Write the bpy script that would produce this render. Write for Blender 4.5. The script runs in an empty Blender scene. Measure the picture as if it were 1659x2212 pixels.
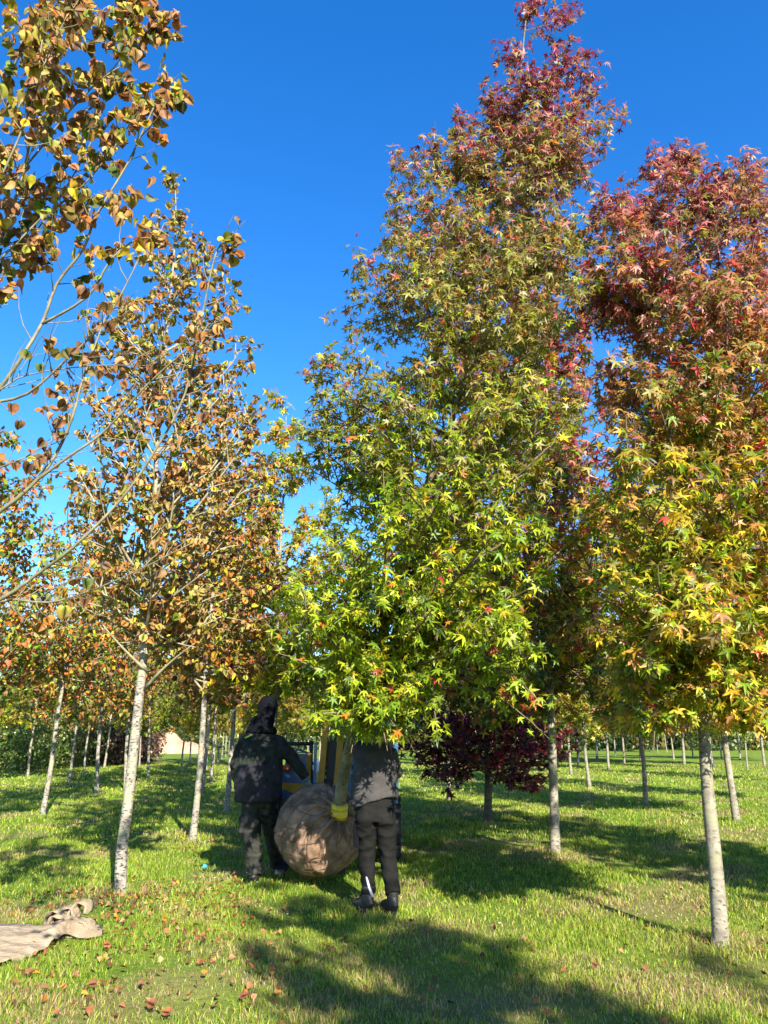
import bpy, bmesh, math, random
import numpy as np
from mathutils import Vector, Matrix, noise
R = math.radians
scene = bpy.context.scene
COL = scene.collection

# ------------------------------------------------------------------ camera
PITCH = R(16.2); CAMH = 1.45; FPX = 1671.0; CX = 829.5; CY = 1106.0
cam = bpy.data.cameras.new("camera"); camo = bpy.data.objects.new("camera", cam); COL.objects.link(camo)
camo.location = (0, 0, CAMH); camo.rotation_euler = (R(90) + PITCH, 0, 0)
cam.sensor_fit = 'VERTICAL'; cam.sensor_height = 36.0; cam.lens = 18.0 / (CY / FPX)
cam.clip_start = 0.05; cam.clip_end = 2000
scene.camera = camo

# ------------------------------------------------------------------ light
SUN_EL = 31.0; SUN_AZ = 160.0                      # azimuth clockwise from +Y
w = bpy.data.worlds.new("World"); scene.world = w; w.use_nodes = True
nt = w.node_tree; nt.nodes.clear()
sky = nt.nodes.new("ShaderNodeTexSky"); sky.sky_type = 'NISHITA'; sky.sun_disc = False
sky.sun_elevation = R(SUN_EL); sky.sun_rotation = R(SUN_AZ)
sky.air_density = 1.0; sky.dust_density = 0.15; sky.ozone_density = 4.0; sky.altitude = 0
hs = nt.nodes.new("ShaderNodeHueSaturation"); hs.inputs['Saturation'].default_value = 1.31; hs.inputs['Hue'].default_value = 0.508
bg = nt.nodes.new("ShaderNodeBackground"); bg.inputs['Strength'].default_value = 0.105
out = nt.nodes.new("ShaderNodeOutputWorld")
nt.links.new(sky.outputs[0], hs.inputs['Color']); nt.links.new(hs.outputs[0], bg.inputs[0]); nt.links.new(bg.outputs[0], out.inputs[0])
sl = bpy.data.lights.new("sun", 'SUN'); sl.energy = 5.0; sl.angle = R(0.53); sl.color = (1.0, 0.93, 0.82)
so = bpy.data.objects.new("sun", sl); COL.objects.link(so)
sd = Vector((math.sin(R(SUN_AZ)) * math.cos(R(SUN_EL)), math.cos(R(SUN_AZ)) * math.cos(R(SUN_EL)), math.sin(R(SUN_EL))))
so.rotation_euler = sd.to_track_quat('Z', 'Y').to_euler(); so.location = (3, -8, 12)
scene.view_settings.view_transform = 'Standard'; scene.view_settings.look = 'None'
scene.view_settings.exposure = 1.68; scene.view_settings.gamma = 1.0
scene.cycles.max_bounces = 8; scene.cycles.diffuse_bounces = 3; scene.cycles.transmission_bounces = 5

# ------------------------------------------------------------------ helpers
CP, SP = math.cos(PITCH), math.sin(PITCH)
def at(px, py, D):
    """point at ground distance D seen in the photo direction (px,py of a 1659x2212 view)"""
    u = (px - CX) / FPX; v = (CY - py) / FPX
    y = CP - v * SP; z = SP + v * CP
    return Vector((u / y * D, D, CAMH + z / y * D))
def ground(px, py):
    u = (px - CX) / FPX; v = (CY - py) / FPX
    y = CP - v * SP; z = SP + v * CP
    t = -CAMH / z
    return Vector((u * t, y * t, 0))
def gz(x, y):
    return 0.035 * np.sin(0.9 * x + 1.0) * np.sin(0.7 * y + 0.4) + 0.012 * np.sin(3.1 * x + 2.0 * y) + 0.010 * np.sin(2.2 * y - 1.7 * x)

def tag(o, label=None, cat=None, group=None, kind=None):
    if label: o['label'] = label
    if cat: o['category'] = cat
    if group: o['group'] = group
    if kind: o['kind'] = kind
    return o
def empty(name, loc, label=None, cat=None, group=None):
    o = bpy.data.objects.new(name, None); COL.objects.link(o); o.location = loc; o.empty_display_size = 0.2
    return tag(o, label, cat, group)
def link(name, me, mat, parent=None):
    """mesh is in WORLD coordinates; parented parts are shifted into their thing's frame"""
    o = bpy.data.objects.new(name, me); COL.objects.link(o)
    if mat is not None:
        for m in (mat if isinstance(mat, (list, tuple)) else [mat]): me.materials.append(m)
    if parent is not None:
        root = Vector((0, 0, 0)); p = parent
        while p is not None: root += p.location; p = p.parent
        me.transform(Matrix.Translation(-root)); o.parent = parent
    return o
def rebase(o, loc):
    loc = Vector(loc); o.data.transform(Matrix.Translation(-loc)); o.location = loc; return o

class MB:
    def __init__(s): s.v = []; s.f = []
    def add(s, vs, fs):
        b = len(s.v); s.v += [tuple(v) for v in vs]; s.f += [tuple(i + b for i in f) for f in fs]
    def tube(s, pts, rad, n=6, cap=True):
        pts = [Vector(p) for p in pts]; b = len(s.v); m = len(pts)
        ref = None
        for i, p in enumerate(pts):
            t = (pts[min(i + 1, m - 1)] - pts[max(i - 1, 0)])
            t = t.normalized() if t.length > 1e-9 else Vector((0, 0, 1))
            if ref is None: ref = Vector((1, 0, 0)) if abs(t.x) < .8 else Vector((0, 1, 0))
            a = (ref - t * ref.dot(t)).normalized(); ref = a; c = t.cross(a)
            r = rad[i] if hasattr(rad, '__len__') else rad
            for k in range(n):
                an = 2 * math.pi * k / n
                s.v.append(tuple(p + a * (math.cos(an) * r) + c * (math.sin(an) * r)))
        for i in range(m - 1):
            for k in range(n):
                k2 = (k + 1) % n
                s.f.append((b + i * n + k, b + i * n + k2, b + (i + 1) * n + k2, b + (i + 1) * n + k))
        if cap:
            s.f.append(tuple(b + k for k in reversed(range(n)))); s.f.append(tuple(b + (m - 1) * n + k for k in range(n)))
    def loft(s, secs, n=20, side=(1, 0, 0)):
        """secs: (point, half-width along side, half-depth)"""
        b = len(s.v); m = len(secs); side = Vector(side)
        P = [Vector(q[0]) for q in secs]
        for i in range(m):
            t = (P[min(i + 1, m - 1)] - P[max(i - 1, 0)]).normalized()
            a = (side - t * side.dot(t)).normalized(); c = t.cross(a)
            for k in range(n):
                an = 2 * math.pi * k / n
                s.v.append(tuple(P[i] + a * (math.cos(an) * secs[i][1]) + c * (math.sin(an) * secs[i][2])))
        for i in range(m - 1):
            for k in range(n):
                k2 = (k + 1) % n
                s.f.append((b + i * n + k, b + i * n + k2, b + (i + 1) * n + k2, b + (i + 1) * n + k))
        s.f.append(tuple(b + k for k in reversed(range(n)))); s.f.append(tuple(b + (m - 1) * n + k for k in range(n)))
    def ball(s, c, rx, ry=None, rz=None, n=14):
        ry = ry or rx; rz = rz or rx; c = Vector(c)
        secs = []
        b = len(s.v); m = n // 2
        s.v.append((c.x, c.y, c.z - rz))
        for i in range(1, m):
            th = math.pi * i / m
            for k in range(n):
                an = 2 * math.pi * k / n
                s.v.append((c.x + rx * math.sin(th) * math.cos(an), c.y + ry * math.sin(th) * math.sin(an), c.z - rz * math.cos(th)))
        s.v.append((c.x, c.y, c.z + rz)); top = len(s.v) - 1
        for k in range(n):
            k2 = (k + 1) % n
            s.f.append((b, b + 1 + k2, b + 1 + k)); s.f.append((top, b + 1 + (m - 2) * n + k, b + 1 + (m - 2) * n + k2))
        for i in range(m - 2):
            for k in range(n):
                k2 = (k + 1) % n
                s.f.append((b + 1 + i * n + k, b + 1 + i * n + k2, b + 1 + (i + 1) * n + k2, b + 1 + (i + 1) * n + k))
    def box(s, lo, hi, rot=None, piv=None):
        x0, y0, z0 = lo; x1, y1, z1 = hi
        vs = [Vector(q) for q in ((x0, y0, z0), (x1, y0, z0), (x1, y1, z0), (x0, y1, z0), (x0, y0, z1), (x1, y0, z1), (x1, y1, z1), (x0, y1, z1))]
        if rot is not None:
            piv = Vector(piv) if piv is not None else sum(vs, Vector()) / 8
            vs = [piv + rot @ (v - piv) for v in vs]
        s.add(vs, [(0, 3, 2, 1), (4, 5, 6, 7), (0, 1, 5, 4), (1, 2, 6, 5), (2, 3, 7, 6), (3, 0, 4, 7)])
    def mesh(s, name, smooth=True, bevel=0.0, seg=2):
        me = bpy.data.meshes.new(name); me.from_pydata(s.v, [], s.f); me.update()
        if bevel > 0:
            bm = bmesh.new(); bm.from_mesh(me)
            ed = [e for e in bm.edges if len(e.link_faces) == 2 and e.calc_face_angle(0) > 0.6]
            bmesh.ops.bevel(bm, geom=ed, offset=bevel, segments=seg, affect='EDGES', profile=0.7, clamp_overlap=True)
            bmesh.ops.recalc_face_normals(bm, faces=bm.faces); bm.to_mesh(me); bm.free()
            smooth = False
        if smooth: me.polygons.foreach_set('use_smooth', [True] * len(me.polygons))
        return me
    def build(s, name, mat, parent=None, **k): return link(name, s.mesh(name, **k), mat, parent)

def np_mesh(name, V, T, C=None):
    me = bpy.data.meshes.new(name)
    me.vertices.add(len(V)); me.vertices.foreach_set('co', np.ascontiguousarray(V, dtype=np.float32).ravel())
    me.loops.add(T.size); me.loops.foreach_set('vertex_index', T.ravel().astype(np.int32))
    me.polygons.add(len(T)); me.polygons.foreach_set('loop_start', np.arange(0, T.size, 3, dtype=np.int32))
    me.polygons.foreach_set('loop_total', np.full(len(T), 3, dtype=np.int32))
    me.update(calc_edges=True)
    if C is not None:
        a = me.color_attributes.new('Col', 'FLOAT_COLOR', 'POINT')
        a.data.foreach_set('color', np.hstack([C, np.ones((len(C), 1))]).astype(np.float32).ravel())
    return me

# ------------------------------------------------------------------ materials
def new_mat(name):
    m = bpy.data.materials.new(name); m.use_nodes = True; n = m.node_tree
    for x in list(n.nodes): n.nodes.remove(x)
    o = n.nodes.new('ShaderNodeOutputMaterial'); b = n.nodes.new('ShaderNodeBsdfPrincipled')
    n.links.new(b.outputs[0], o.inputs[0]); return m, n, b, o
def simple(name, col, rough=0.5, metal=0.0, vary=0.25, scale=14.0, bump=0.0, bscale=60.0, spec=0.5):
    m, n, b, o = new_mat(name)
    tc = n.nodes.new('ShaderNodeTexCoord'); nz = n.nodes.new('ShaderNodeTexNoise'); nz.inputs['Scale'].default_value = scale; nz.inputs['Detail'].default_value = 6
    rp = n.nodes.new('ShaderNodeValToRGB')
    rp.color_ramp.elements[0].position = .3; rp.color_ramp.elements[1].position = .7
    rp.color_ramp.elements[0].color = tuple(c * (1 - vary) for c in col) + (1,); rp.color_ramp.elements[1].color = tuple(min(1, c * (1 + vary)) for c in col) + (1,)
    n.links.new(tc.outputs['Object'], nz.inputs['Vector']); n.links.new(nz.outputs['Fac'], rp.inputs[0]); n.links.new(rp.outputs[0], b.inputs['Base Color'])
    b.inputs['Roughness'].default_value = rough; b.inputs['Metallic'].default_value = metal; b.inputs['Specular IOR Level'].default_value = spec
    if bump > 0:
        n2 = n.nodes.new('ShaderNodeTexNoise'); n2.inputs['Scale'].default_value = bscale; n2.inputs['Detail'].default_value = 5
        bp = n.nodes.new('ShaderNodeBump'); bp.inputs['Strength'].default_value = bump; bp.inputs['Distance'].default_value = 0.01
        n.links.new(tc.outputs['Object'], n2.inputs['Vector']); n.links.new(n2.outputs['Fac'], bp.inputs['Height']); n.links.new(bp.outputs[0], b.inputs['Normal'])
    return m
def leaf_mat(name, rough=0.42, trans=0.38, spec=0.5, tgain=1.5):
    m, n, b, o = new_mat(name)
    a = n.nodes.new('ShaderNodeAttribute'); a.attribute_name = 'Col'
    tc = n.nodes.new('ShaderNodeTexCoord'); nz = n.nodes.new('ShaderNodeTexNoise'); nz.inputs['Scale'].default_value = 35; nz.inputs['Detail'].default_value = 3
    mr = n.nodes.new('ShaderNodeMapRange'); mr.inputs['From Min'].default_value = .3; mr.inputs['From Max'].default_value = .7; mr.inputs['To Min'].default_value = .72; mr.inputs['To Max'].default_value = 1.25
    vm = n.nodes.new('ShaderNodeVectorMath'); vm.operation = 'SCALE'
    n.links.new(tc.outputs['Object'], nz.inputs['Vector']); n.links.new(nz.outputs['Fac'], mr.inputs['Value'])
    n.links.new(a.outputs['Color'], vm.inputs[0]); n.links.new(mr.outputs[0], vm.inputs['Scale'])
    n.links.new(vm.outputs[0], b.inputs['Base Color'])
    b.inputs['Roughness'].default_value = rough; b.inputs['Specular IOR Level'].default_value = spec
    t = n.nodes.new('ShaderNodeBsdfTranslucent'); v2 = n.nodes.new('ShaderNodeVectorMath'); v2.operation = 'SCALE'; v2.inputs['Scale'].default_value = tgain
    n.links.new(vm.outputs[0], v2.inputs[0]); n.links.new(v2.outputs[0], t.inputs['Color'])
    mx = n.nodes.new('ShaderNodeMixShader'); mx.inputs[0].default_value = trans
    n.links.new(b.outputs[0], mx.inputs[1]); n.links.new(t.outputs[0], mx.inputs[2]); n.links.new(mx.outputs[0], o.inputs[0])
    return m
def bark_mat(name, base, dark, mark=0.62, scale=9.0, zs=2.6, lichen=None):
    m, n, b, o = new_mat(name)
    tc = n.nodes.new('ShaderNodeTexCoord'); mp = n.nodes.new('ShaderNodeMapping'); mp.inputs['Scale'].default_value = (1, 1, zs)
    n.links.new(tc.outputs['Object'], mp.inputs['Vector'])
    nz = n.nodes.new('ShaderNodeTexNoise'); nz.inputs['Scale'].default_value = scale; nz.inputs['Detail'].default_value = 8; nz.inputs['Roughness'].default_value = .7
    n.links.new(mp.outputs[0], nz.inputs['Vector'])
    r1 = n.nodes.new('ShaderNodeValToRGB'); e = r1.color_ramp.elements
    e[0].position = .36; e[0].color = tuple(c * .45 for c in base) + (1,); e[1].position = .62; e[1].color = tuple(base) + (1,)
    n.links.new(nz.outputs['Fac'], r1.inputs[0])
    n2 = n.nodes.new('ShaderNodeTexNoise'); n2.inputs['Scale'].default_value = scale * 3.2; n2.inputs['Detail'].default_value = 4; n.links.new(mp.outputs[0], n2.inputs['Vector'])
    r2 = n.nodes.new('ShaderNodeValToRGB'); r2.color_ramp.elements[0].position = mark; r2.color_ramp.elements[0].color = (0, 0, 0, 1); r2.color_ramp.elements[1].position = mark + .07; r2.color_ramp.elements[1].color = (1, 1, 1, 1)
    n.links.new(n2.outputs['Fac'], r2.inputs[0])
    mx = n.nodes.new('ShaderNodeMix'); mx.data_type = 'RGBA'; mx.inputs['B'].default_value = tuple(dark) + (1,)
    n.links.new(r2.outputs[0], mx.inputs['Factor']); n.links.new(r1.outputs[0], mx.inputs['A'])
    last = mx.outputs['Result']
    if lichen:
        n3 = n.nodes.new('ShaderNodeTexNoise'); n3.inputs['Scale'].default_value = 4; n3.inputs['Detail'].default_value = 6; n.links.new(tc.outputs['Object'], n3.inputs['Vector'])
        r3 = n.nodes.new('ShaderNodeValToRGB'); r3.color_ramp.elements[0].position = .5; r3.color_ramp.elements[1].position = .62; n.links.new(n3.outputs['Fac'], r3.inputs[0])
        m3 = n.nodes.new('ShaderNodeMix'); m3.data_type = 'RGBA'; m3.inputs['B'].default_value = tuple(lichen) + (1,)
        n.links.new(r3.outputs[0], m3.inputs['Factor']); n.links.new(last, m3.inputs['A']); last = m3.outputs['Result']
    n.links.new(last, b.inputs['Base Color']); b.inputs['Roughness'].default_value = .8; b.inputs['Specular IOR Level'].default_value = .25
    bp = n.nodes.new('ShaderNodeBump'); bp.inputs['Strength'].default_value = .5; bp.inputs['Distance'].default_value = .008
    n.links.new(n2.outputs['Fac'], bp.inputs['Height']); n.links.new(bp.outputs[0], b.inputs['Normal'])
    return m

M = {}
M['leaf'] = leaf_mat('sweetgum_leaf', .44, .40, .45, 1.6)
M['leaf_dry'] = leaf_mat('linden_leaf', .55, .30, .35, 1.35)
M['grass'] = leaf_mat('grass_blade', .5, .40, .25, 1.4)
M['litter'] = leaf_mat('dry_leaf', .6, .15, .3, 1.0)
M['bark_white'] = bark_mat('pale_bark', (.33, .295, .235), (.05, .042, .032), .53, 9, 2.2, (.26, .25, .16))
M['bark_grey'] = bark_mat('grey_beige_bark', (.28, .25, .19), (.075, .06, .04), .56, 7, 1.8, (.22, .21, .13))
M['bark_olive'] = bark_mat('olive_bark', (.19, .165, .085), (.07, .055, .03), .60, 9, 1.5, (.25, .23, .15))
M['bark_brown'] = bark_mat('brown_bark', (.13, .10, .07), (.05, .04, .03), .6, 9, 1.5, None)
M['twig_pale'] = simple('pale_twig', (.23, .20, .12), .7, vary=.35)
M['twig_olive'] = simple('olive_limb', (.15, .135, .075), .7, vary=.4, scale=20)
M['twig_brown'] = simple('brown_twig', (.12, .085, .05), .7, vary=.3)

# ------------------------------------------------------------------ leaf templates
def star_template():
    tips = [(90, 1.0), (90 - 56, .95), (90 + 56, .95), (90 - 118, .66), (90 + 118, .66)]
    tips = sorted(tips, key=lambda q: q[0])
    V = [(0, 0, 0.0)]
    ring = []
    for i, (a, l) in enumerate(tips):
        a0 = R(a)
        for da, f, z in ((-15, .52, -.06), (0, 1.0, -.20), (15, .52, -.06)):
            ring.append((math.cos(a0 + R(da)) * l * f, math.sin(a0 + R(da)) * l * f, z * l))
        nx = tips[(i + 1) % 5][0] + (360 if i == 4 else 0)
        am = R((a + nx) / 2); rr = .27 if i < 4 else .10
        ring.append((math.cos(am) * rr, math.sin(am) * rr, -.02))
    V += ring; n = len(ring); T = []
    for k in range(n): T.append((0, 1 + k, 1 + (k + 1) % n))
    # petiole
    b = len(V); V += [(-.025, -.02, 0), (.025, -.02, 0), (0.0, -.75, .12)]; T.append((b, b + 2, b + 1))
    return np.array(V, float), np.array(T, int)
def heart_template():
    half = [(0, 0), (.15, -.13), (.37, -.12), (.53, .05), (.58, .28), (.52, .50), (.36, .70), (.14, .86), (0, 1.0)]
    V = []; T = []
    mid = [(0, 0), (0, .02), (0, .10), (0, .18), (0, .32), (0, .52), (0, .70), (0, .86), (0, 1.0)]
    n = len(half)
    for i in range(n): V.append((mid[i][0], mid[i][1], 0))
    for sgn in (1, -1):
        b = len(V)
        for i in range(n):
            V.append((half[i][0] * .55 * sgn, (half[i][1] + mid[i][1]) * .5, .05))
        c = len(V)
        for i in range(n): V.append((half[i][0] * sgn, half[i][1], .08 + (.03 if i % 2 else -.02)))
        for i in range(n - 1):
            T += [(i, b + i, b + i + 1), (i, b + i + 1, i + 1), (b + i, c + i, c + i + 1), (b + i, c + i + 1, b + i + 1)]
    b = len(V); V += [(-.015, 0, 0), (.015, 0, 0), (0.0, -.45, .05)]; T.append((b, b + 2, b + 1))
    return np.array(V, float), np.array(T, int)
def simple_heart():
    V = [(0, 0, 0), (.42, .05, .10), (.44, .45, .10), (0, 1.05, -.1), (-.44, .45, .10), (-.42, .05, .10), (0, .45, -.03)]
    T = [(0, 1, 6), (1, 2, 6), (2, 3, 6), (3, 4, 6), (4, 5, 6), (5, 0, 6)]
    return np.array(V, float), np.array(T, int)
def simple_star():
    V = [(0, 0, 0)]; n = 10
    for k in range(n):
        a = math.pi / 2 + 2 * math.pi * k / n; l = 1.0 if k % 2 == 0 else .30
        V.append((math.cos(a) * l, math.sin(a) * l + .1, -.18 if k % 2 == 0 else 0))
    T = [(0, 1 + k, 1 + (k + 1) % n) for k in range(n)]
    return np.array(V, float), np.array(T, int)
STAR, HEART, SHEART, SSTAR = star_template(), heart_template(), simple_heart(), simple_star()

def norm(a): return a / np.maximum(np.linalg.norm(a, axis=-1, keepdims=True), 1e-9)
def leaves(name, tpl, P, tip, nor, size, col, rng, curl=0.35, mat=None, parent=None, colvar=0.0):
    TV, TT = tpl; N = len(P)
    Y = norm(tip); Z = norm(nor - Y * (nor * Y).sum(1, keepdims=True)); X = np.cross(Y, Z)
    a = np.clip(rng.normal(0, curl, N), -1.3, 1.3)[:, None]; b = np.clip(rng.normal(-curl * .3, curl * .6, N), -.7, .7)[:, None]; c = np.clip(rng.normal(0, curl * .6, N), -.7, .7)[:, None]
    x = TV[None, :, 0]; y = TV[None, :, 1]
    z = TV[None, :, 2] + a * x * x + b * y * y + c * x * y
    V = P[:, None, :] + size[:, None, None] * (x[..., None] * X[:, None, :] + y[..., None] * Y[:, None, :] + z[..., None] * Z[:, None, :])
    F = (TT[None] + (np.arange(N) * len(TV))[:, None, None]).reshape(-1, 3)
    C = np.repeat(col[:, None, :], len(TV), 1)
    if colvar > 0:                                   # autumn margins: the rim of a leaf turns first
        rim = np.clip((x * x + y * y) ** .5, 0, 1)[..., None] * rng.uniform(0, colvar, N)[:, None, None]
        C = C * (1 - rim) + np.array([.30, .12, .03])[None, None] * rim
    me = np_mesh(name, V.reshape(-1, 3), F, np.clip(C.reshape(-1, 3), 0, 1))
    return link(name, me, mat, parent)

# ------------------------------------------------------------------ trees
def bez(a, b, c, n):
    return [a * (1 - t) ** 2 + b * 2 * t * (1 - t) + c * t * t for t in [i / n for i in range(n + 1)]]
def interp_poly(pts, t):
    f = t * (len(pts) - 1); i = min(int(f), len(pts) - 2); f -= i
    return pts[i].lerp(pts[i + 1], f)
def smooth_poly(pts, n):
    """Catmull-Rom through pts"""
    res = []; m = len(pts)
    for i in range(m - 1):
        p0 = pts[max(i - 1, 0)]; p1 = pts[i]; p2 = pts[i + 1]; p3 = pts[min(i + 2, m - 1)]
        for k in range(n):
            t = k / n
            res.append(0.5 * ((2 * p1) + (p2 - p0) * t + (2 * p0 - 5 * p1 + 4 * p2 - p3) * t * t + (3 * p1 - p0 - 3 * p2 + p3) * t ** 3))
    res.append(pts[-1]); return res

def grow(rnd, trunk, r0, tips, sec=7, seclen=.42, rise=.7, twigs=True, nodes=None, tm=None, bm=None, sides=5, rscale=1.0, gap=.05, tfine=10, zmin=None):
    """trunk polyline + branch tips -> trunk MB, branch MB, list of leaf nodes (pos, out dir)"""
    tm = tm or MB(); bm = bm or MB(); nodes = nodes if nodes is not None else []
    m = len(trunk)
    rad = [max(r0 * (1 - i / (m - 1)) ** .85, .006) for i in range(m)]
    rad[0] *= 1.55
    if m > 4: trunk = [trunk[0], trunk[0].lerp(trunk[1], .25)] + list(trunk[1:]); rad = [rad[0], rad[1] * 1.12] + rad[1:]; m += 1
    if m > 3: rad[1] *= 1.05
    tm.tube(trunk, rad, tfine)
    zs = [p.z for p in trunk]
    if zmin is None: zmin = min(t_.z for t_ in tips) * 1.02
    for tip in tips:
        # start on the trunk below the tip
        k = min(range(m), key=lambda i: (trunk[i] - tip).length)
        hd = (Vector((tip.x, tip.y, 0)) - Vector((trunk[k].x, trunk[k].y, 0))).length
        zstart = tip.z - hd * rise * rnd.uniform(.8, 1.3)
        zlo = zs[0] + (zs[-1] - zs[0]) * .0
        i0 = 0
        for i in range(m - 1):
            if zs[i] <= zstart: i0 = i
        if zmin is not None:
            while i0 < m - 2 and zs[i0] < zmin: i0 += 1
        i0 = max(1, min(i0, m - 2)); st = trunk[i0].lerp(trunk[i0 + 1], rnd.random())
        if hasattr(tip, 'zmin'): pass
        d = tip - st; L = d.length
        mid = st + d * .5 + Vector((0, 0, 1)) * (-.10 * L) + Vector((rnd.gauss(0, .05), rnd.gauss(0, .05), rnd.gauss(0, .03))) * L
        poly = bez(st, mid, tip, 7)
        br = max(min(rad[i0] * .55, .006 + .010 * L) * rscale, .004)
        bm.tube(poly, [br * (1 - .8 * i / 7) for i in range(8)], sides, cap=False)
        for i in range(2, 8):
            nodes.append((poly[i], (poly[i] - poly[i - 1]).normalized(), i / 7))
        for s in range(sec):
            t = .22 + .76 * (s + rnd.random()) / sec
            p = interp_poly(poly, t); tan = (interp_poly(poly, min(1, t + .1)) - interp_poly(poly, max(0, t - .1))).normalized()
            q = Vector((rnd.gauss(0, 1), rnd.gauss(0, 1), rnd.gauss(.25, .7))); q = (q - tan * q.dot(tan)).normalized()
            dr = (tan * .8 + q * .9 + Vector((0, 0, .25))).normalized()
            l2 = L * seclen * (1.15 - .7 * t) * rnd.uniform(.6, 1.2) + .12
            e = p + dr * l2 + Vector((0, 0, -.06 * l2)); mp = p + dr * l2 * .55 + Vector((0, 0, .06 * l2))
            pl = bez(p, mp, e, 4)
            if twigs: bm.tube(pl, [br * .45 * (1 - .75 * i / 4) + .0012 for i in range(5)], 3, cap=False)
            nn = max(2, int(l2 / gap))
            for j in range(nn):
                tt = (j + .6) / nn; pp = interp_poly(pl, tt)
                nodes.append((pp, (pl[-1] - pl[0]).normalized(), t))
    # leader shoot
    for i in range(int(m * .82), m):
        for _ in range(4): nodes.append((trunk[i], Vector((rnd.gauss(0, 1), rnd.gauss(0, 1), .6)).normalized(), 1))
    return tm, bm, nodes

def place_leaves(nodes, N, rng, spread=.07, droop=.9, axis=None, upn=.7):
    P = np.array([tuple(n[0]) for n in nodes]); O = np.array([tuple(n[1]) for n in nodes])
    idx = rng.integers(0, len(P), N)
    o = norm(O[idx] * .5 + rng.normal(0, .6, (N, 3)))
    P = P[idx] + o * (spread * rng.uniform(.4, 1.3, N))[:, None]
    tip = o * .8 + rng.normal(0, .25, (N, 3)); tip[:, 2] -= droop * rng.uniform(.3, 1.2, N)
    nor = o * .7 + rng.normal(0, .45, (N, 3)); nor[:, 2] += upn
    return P, tip, nor
def pick(rng, N, pal):
    """pal: list of (weight array or float, colour)"""
    W = np.stack([np.broadcast_to(np.asarray(p[0], float), (N,)) for p in pal], 1); W = W / W.sum(1, keepdims=True)
    c = W.cumsum(1); r = rng.random(N)[:, None]; k = (r > c).sum(1).clip(0, len(pal) - 1)
    C = np.array([p[1] for p in pal])[k]
    return C * rng.uniform(.68, 1.28, (N, 1)) * (1 + rng.normal(0, .07, (N, 3)))
def sstep(a, b, x): t = np.clip((x - a) / (b - a), 0, 1); return t * t * (3 - 2 * t)

GREEN = (.15, .225, .013); LIME = (.31, .36, .015); OLIVE = (.24, .215, .045); DARKG = (.055, .09, .014)
YEL = (.46, .36, .02); ORA = (.42, .15, .02); RED = (.38, .045, .035); BURG = (.20, .030, .042); PINK = (.36, .145, .105)
BRN = (.235, .115, .035); TAN = (.38, .22, .07); DBRN = (.10, .05, .022)

def profile_tips(rnd, prof, n, shell=(.45, 1.0), dz=.1, depth=1.0):
    """prof: list of (z, xc, yc, halfwidth) sorted by z; tips spread over the crown volume"""
    zs = [p[0] for p in prof]; A = []
    wt = [0]
    for a, b in zip(prof[:-1], prof[1:]): wt.append(wt[-1] + (b[0] - a[0]) * (a[3] + b[3] + .15))
    for k in range(n):
        s = (k + rnd.random()) / n * wt[-1]; j = max(i for i in range(len(wt)) if wt[i] <= s); j = min(j, len(prof) - 2)
        f = (s - wt[j]) / (wt[j + 1] - wt[j]); q = [prof[j][c] * (1 - f) + prof[j + 1][c] * f for c in range(4)]
        an = k * 2.39996 + rnd.uniform(-.4, .4); rr = q[3] * math.sqrt(rnd.uniform(shell[0] ** 2, shell[1] ** 2))
        A.append(Vector((q[1] + math.cos(an) * rr, q[2] + math.sin(an) * rr * depth, q[0] + rnd.uniform(-dz, dz))))
    return A
def px_profile(rows):
    """rows (py, pxL, pxR, D) -> profile rows"""
    o = []
    for py, l, r_, D in rows:
        a = at(l, py, D); b = at(r_, py, D); o.append((a.z, (a.x + b.x) / 2, D, abs(b.x - a.x) / 2))
    return sorted(o)
def norm_h(P, z0, z1): return np.clip((P[:, 2] - z0) / (z1 - z0), 0, 1)

def build_wood(tm, bm, m1, m2, root):
    """stem and limbs are one continuous part"""
    k = len(tm.f); tm.add(bm.v, bm.f); o = tm.build('trunk', [M[m1], M[m2]], root)
    o.data.polygons.foreach_set('material_index', [0] * k + [1] * (len(tm.f) - k)); return o

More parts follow.
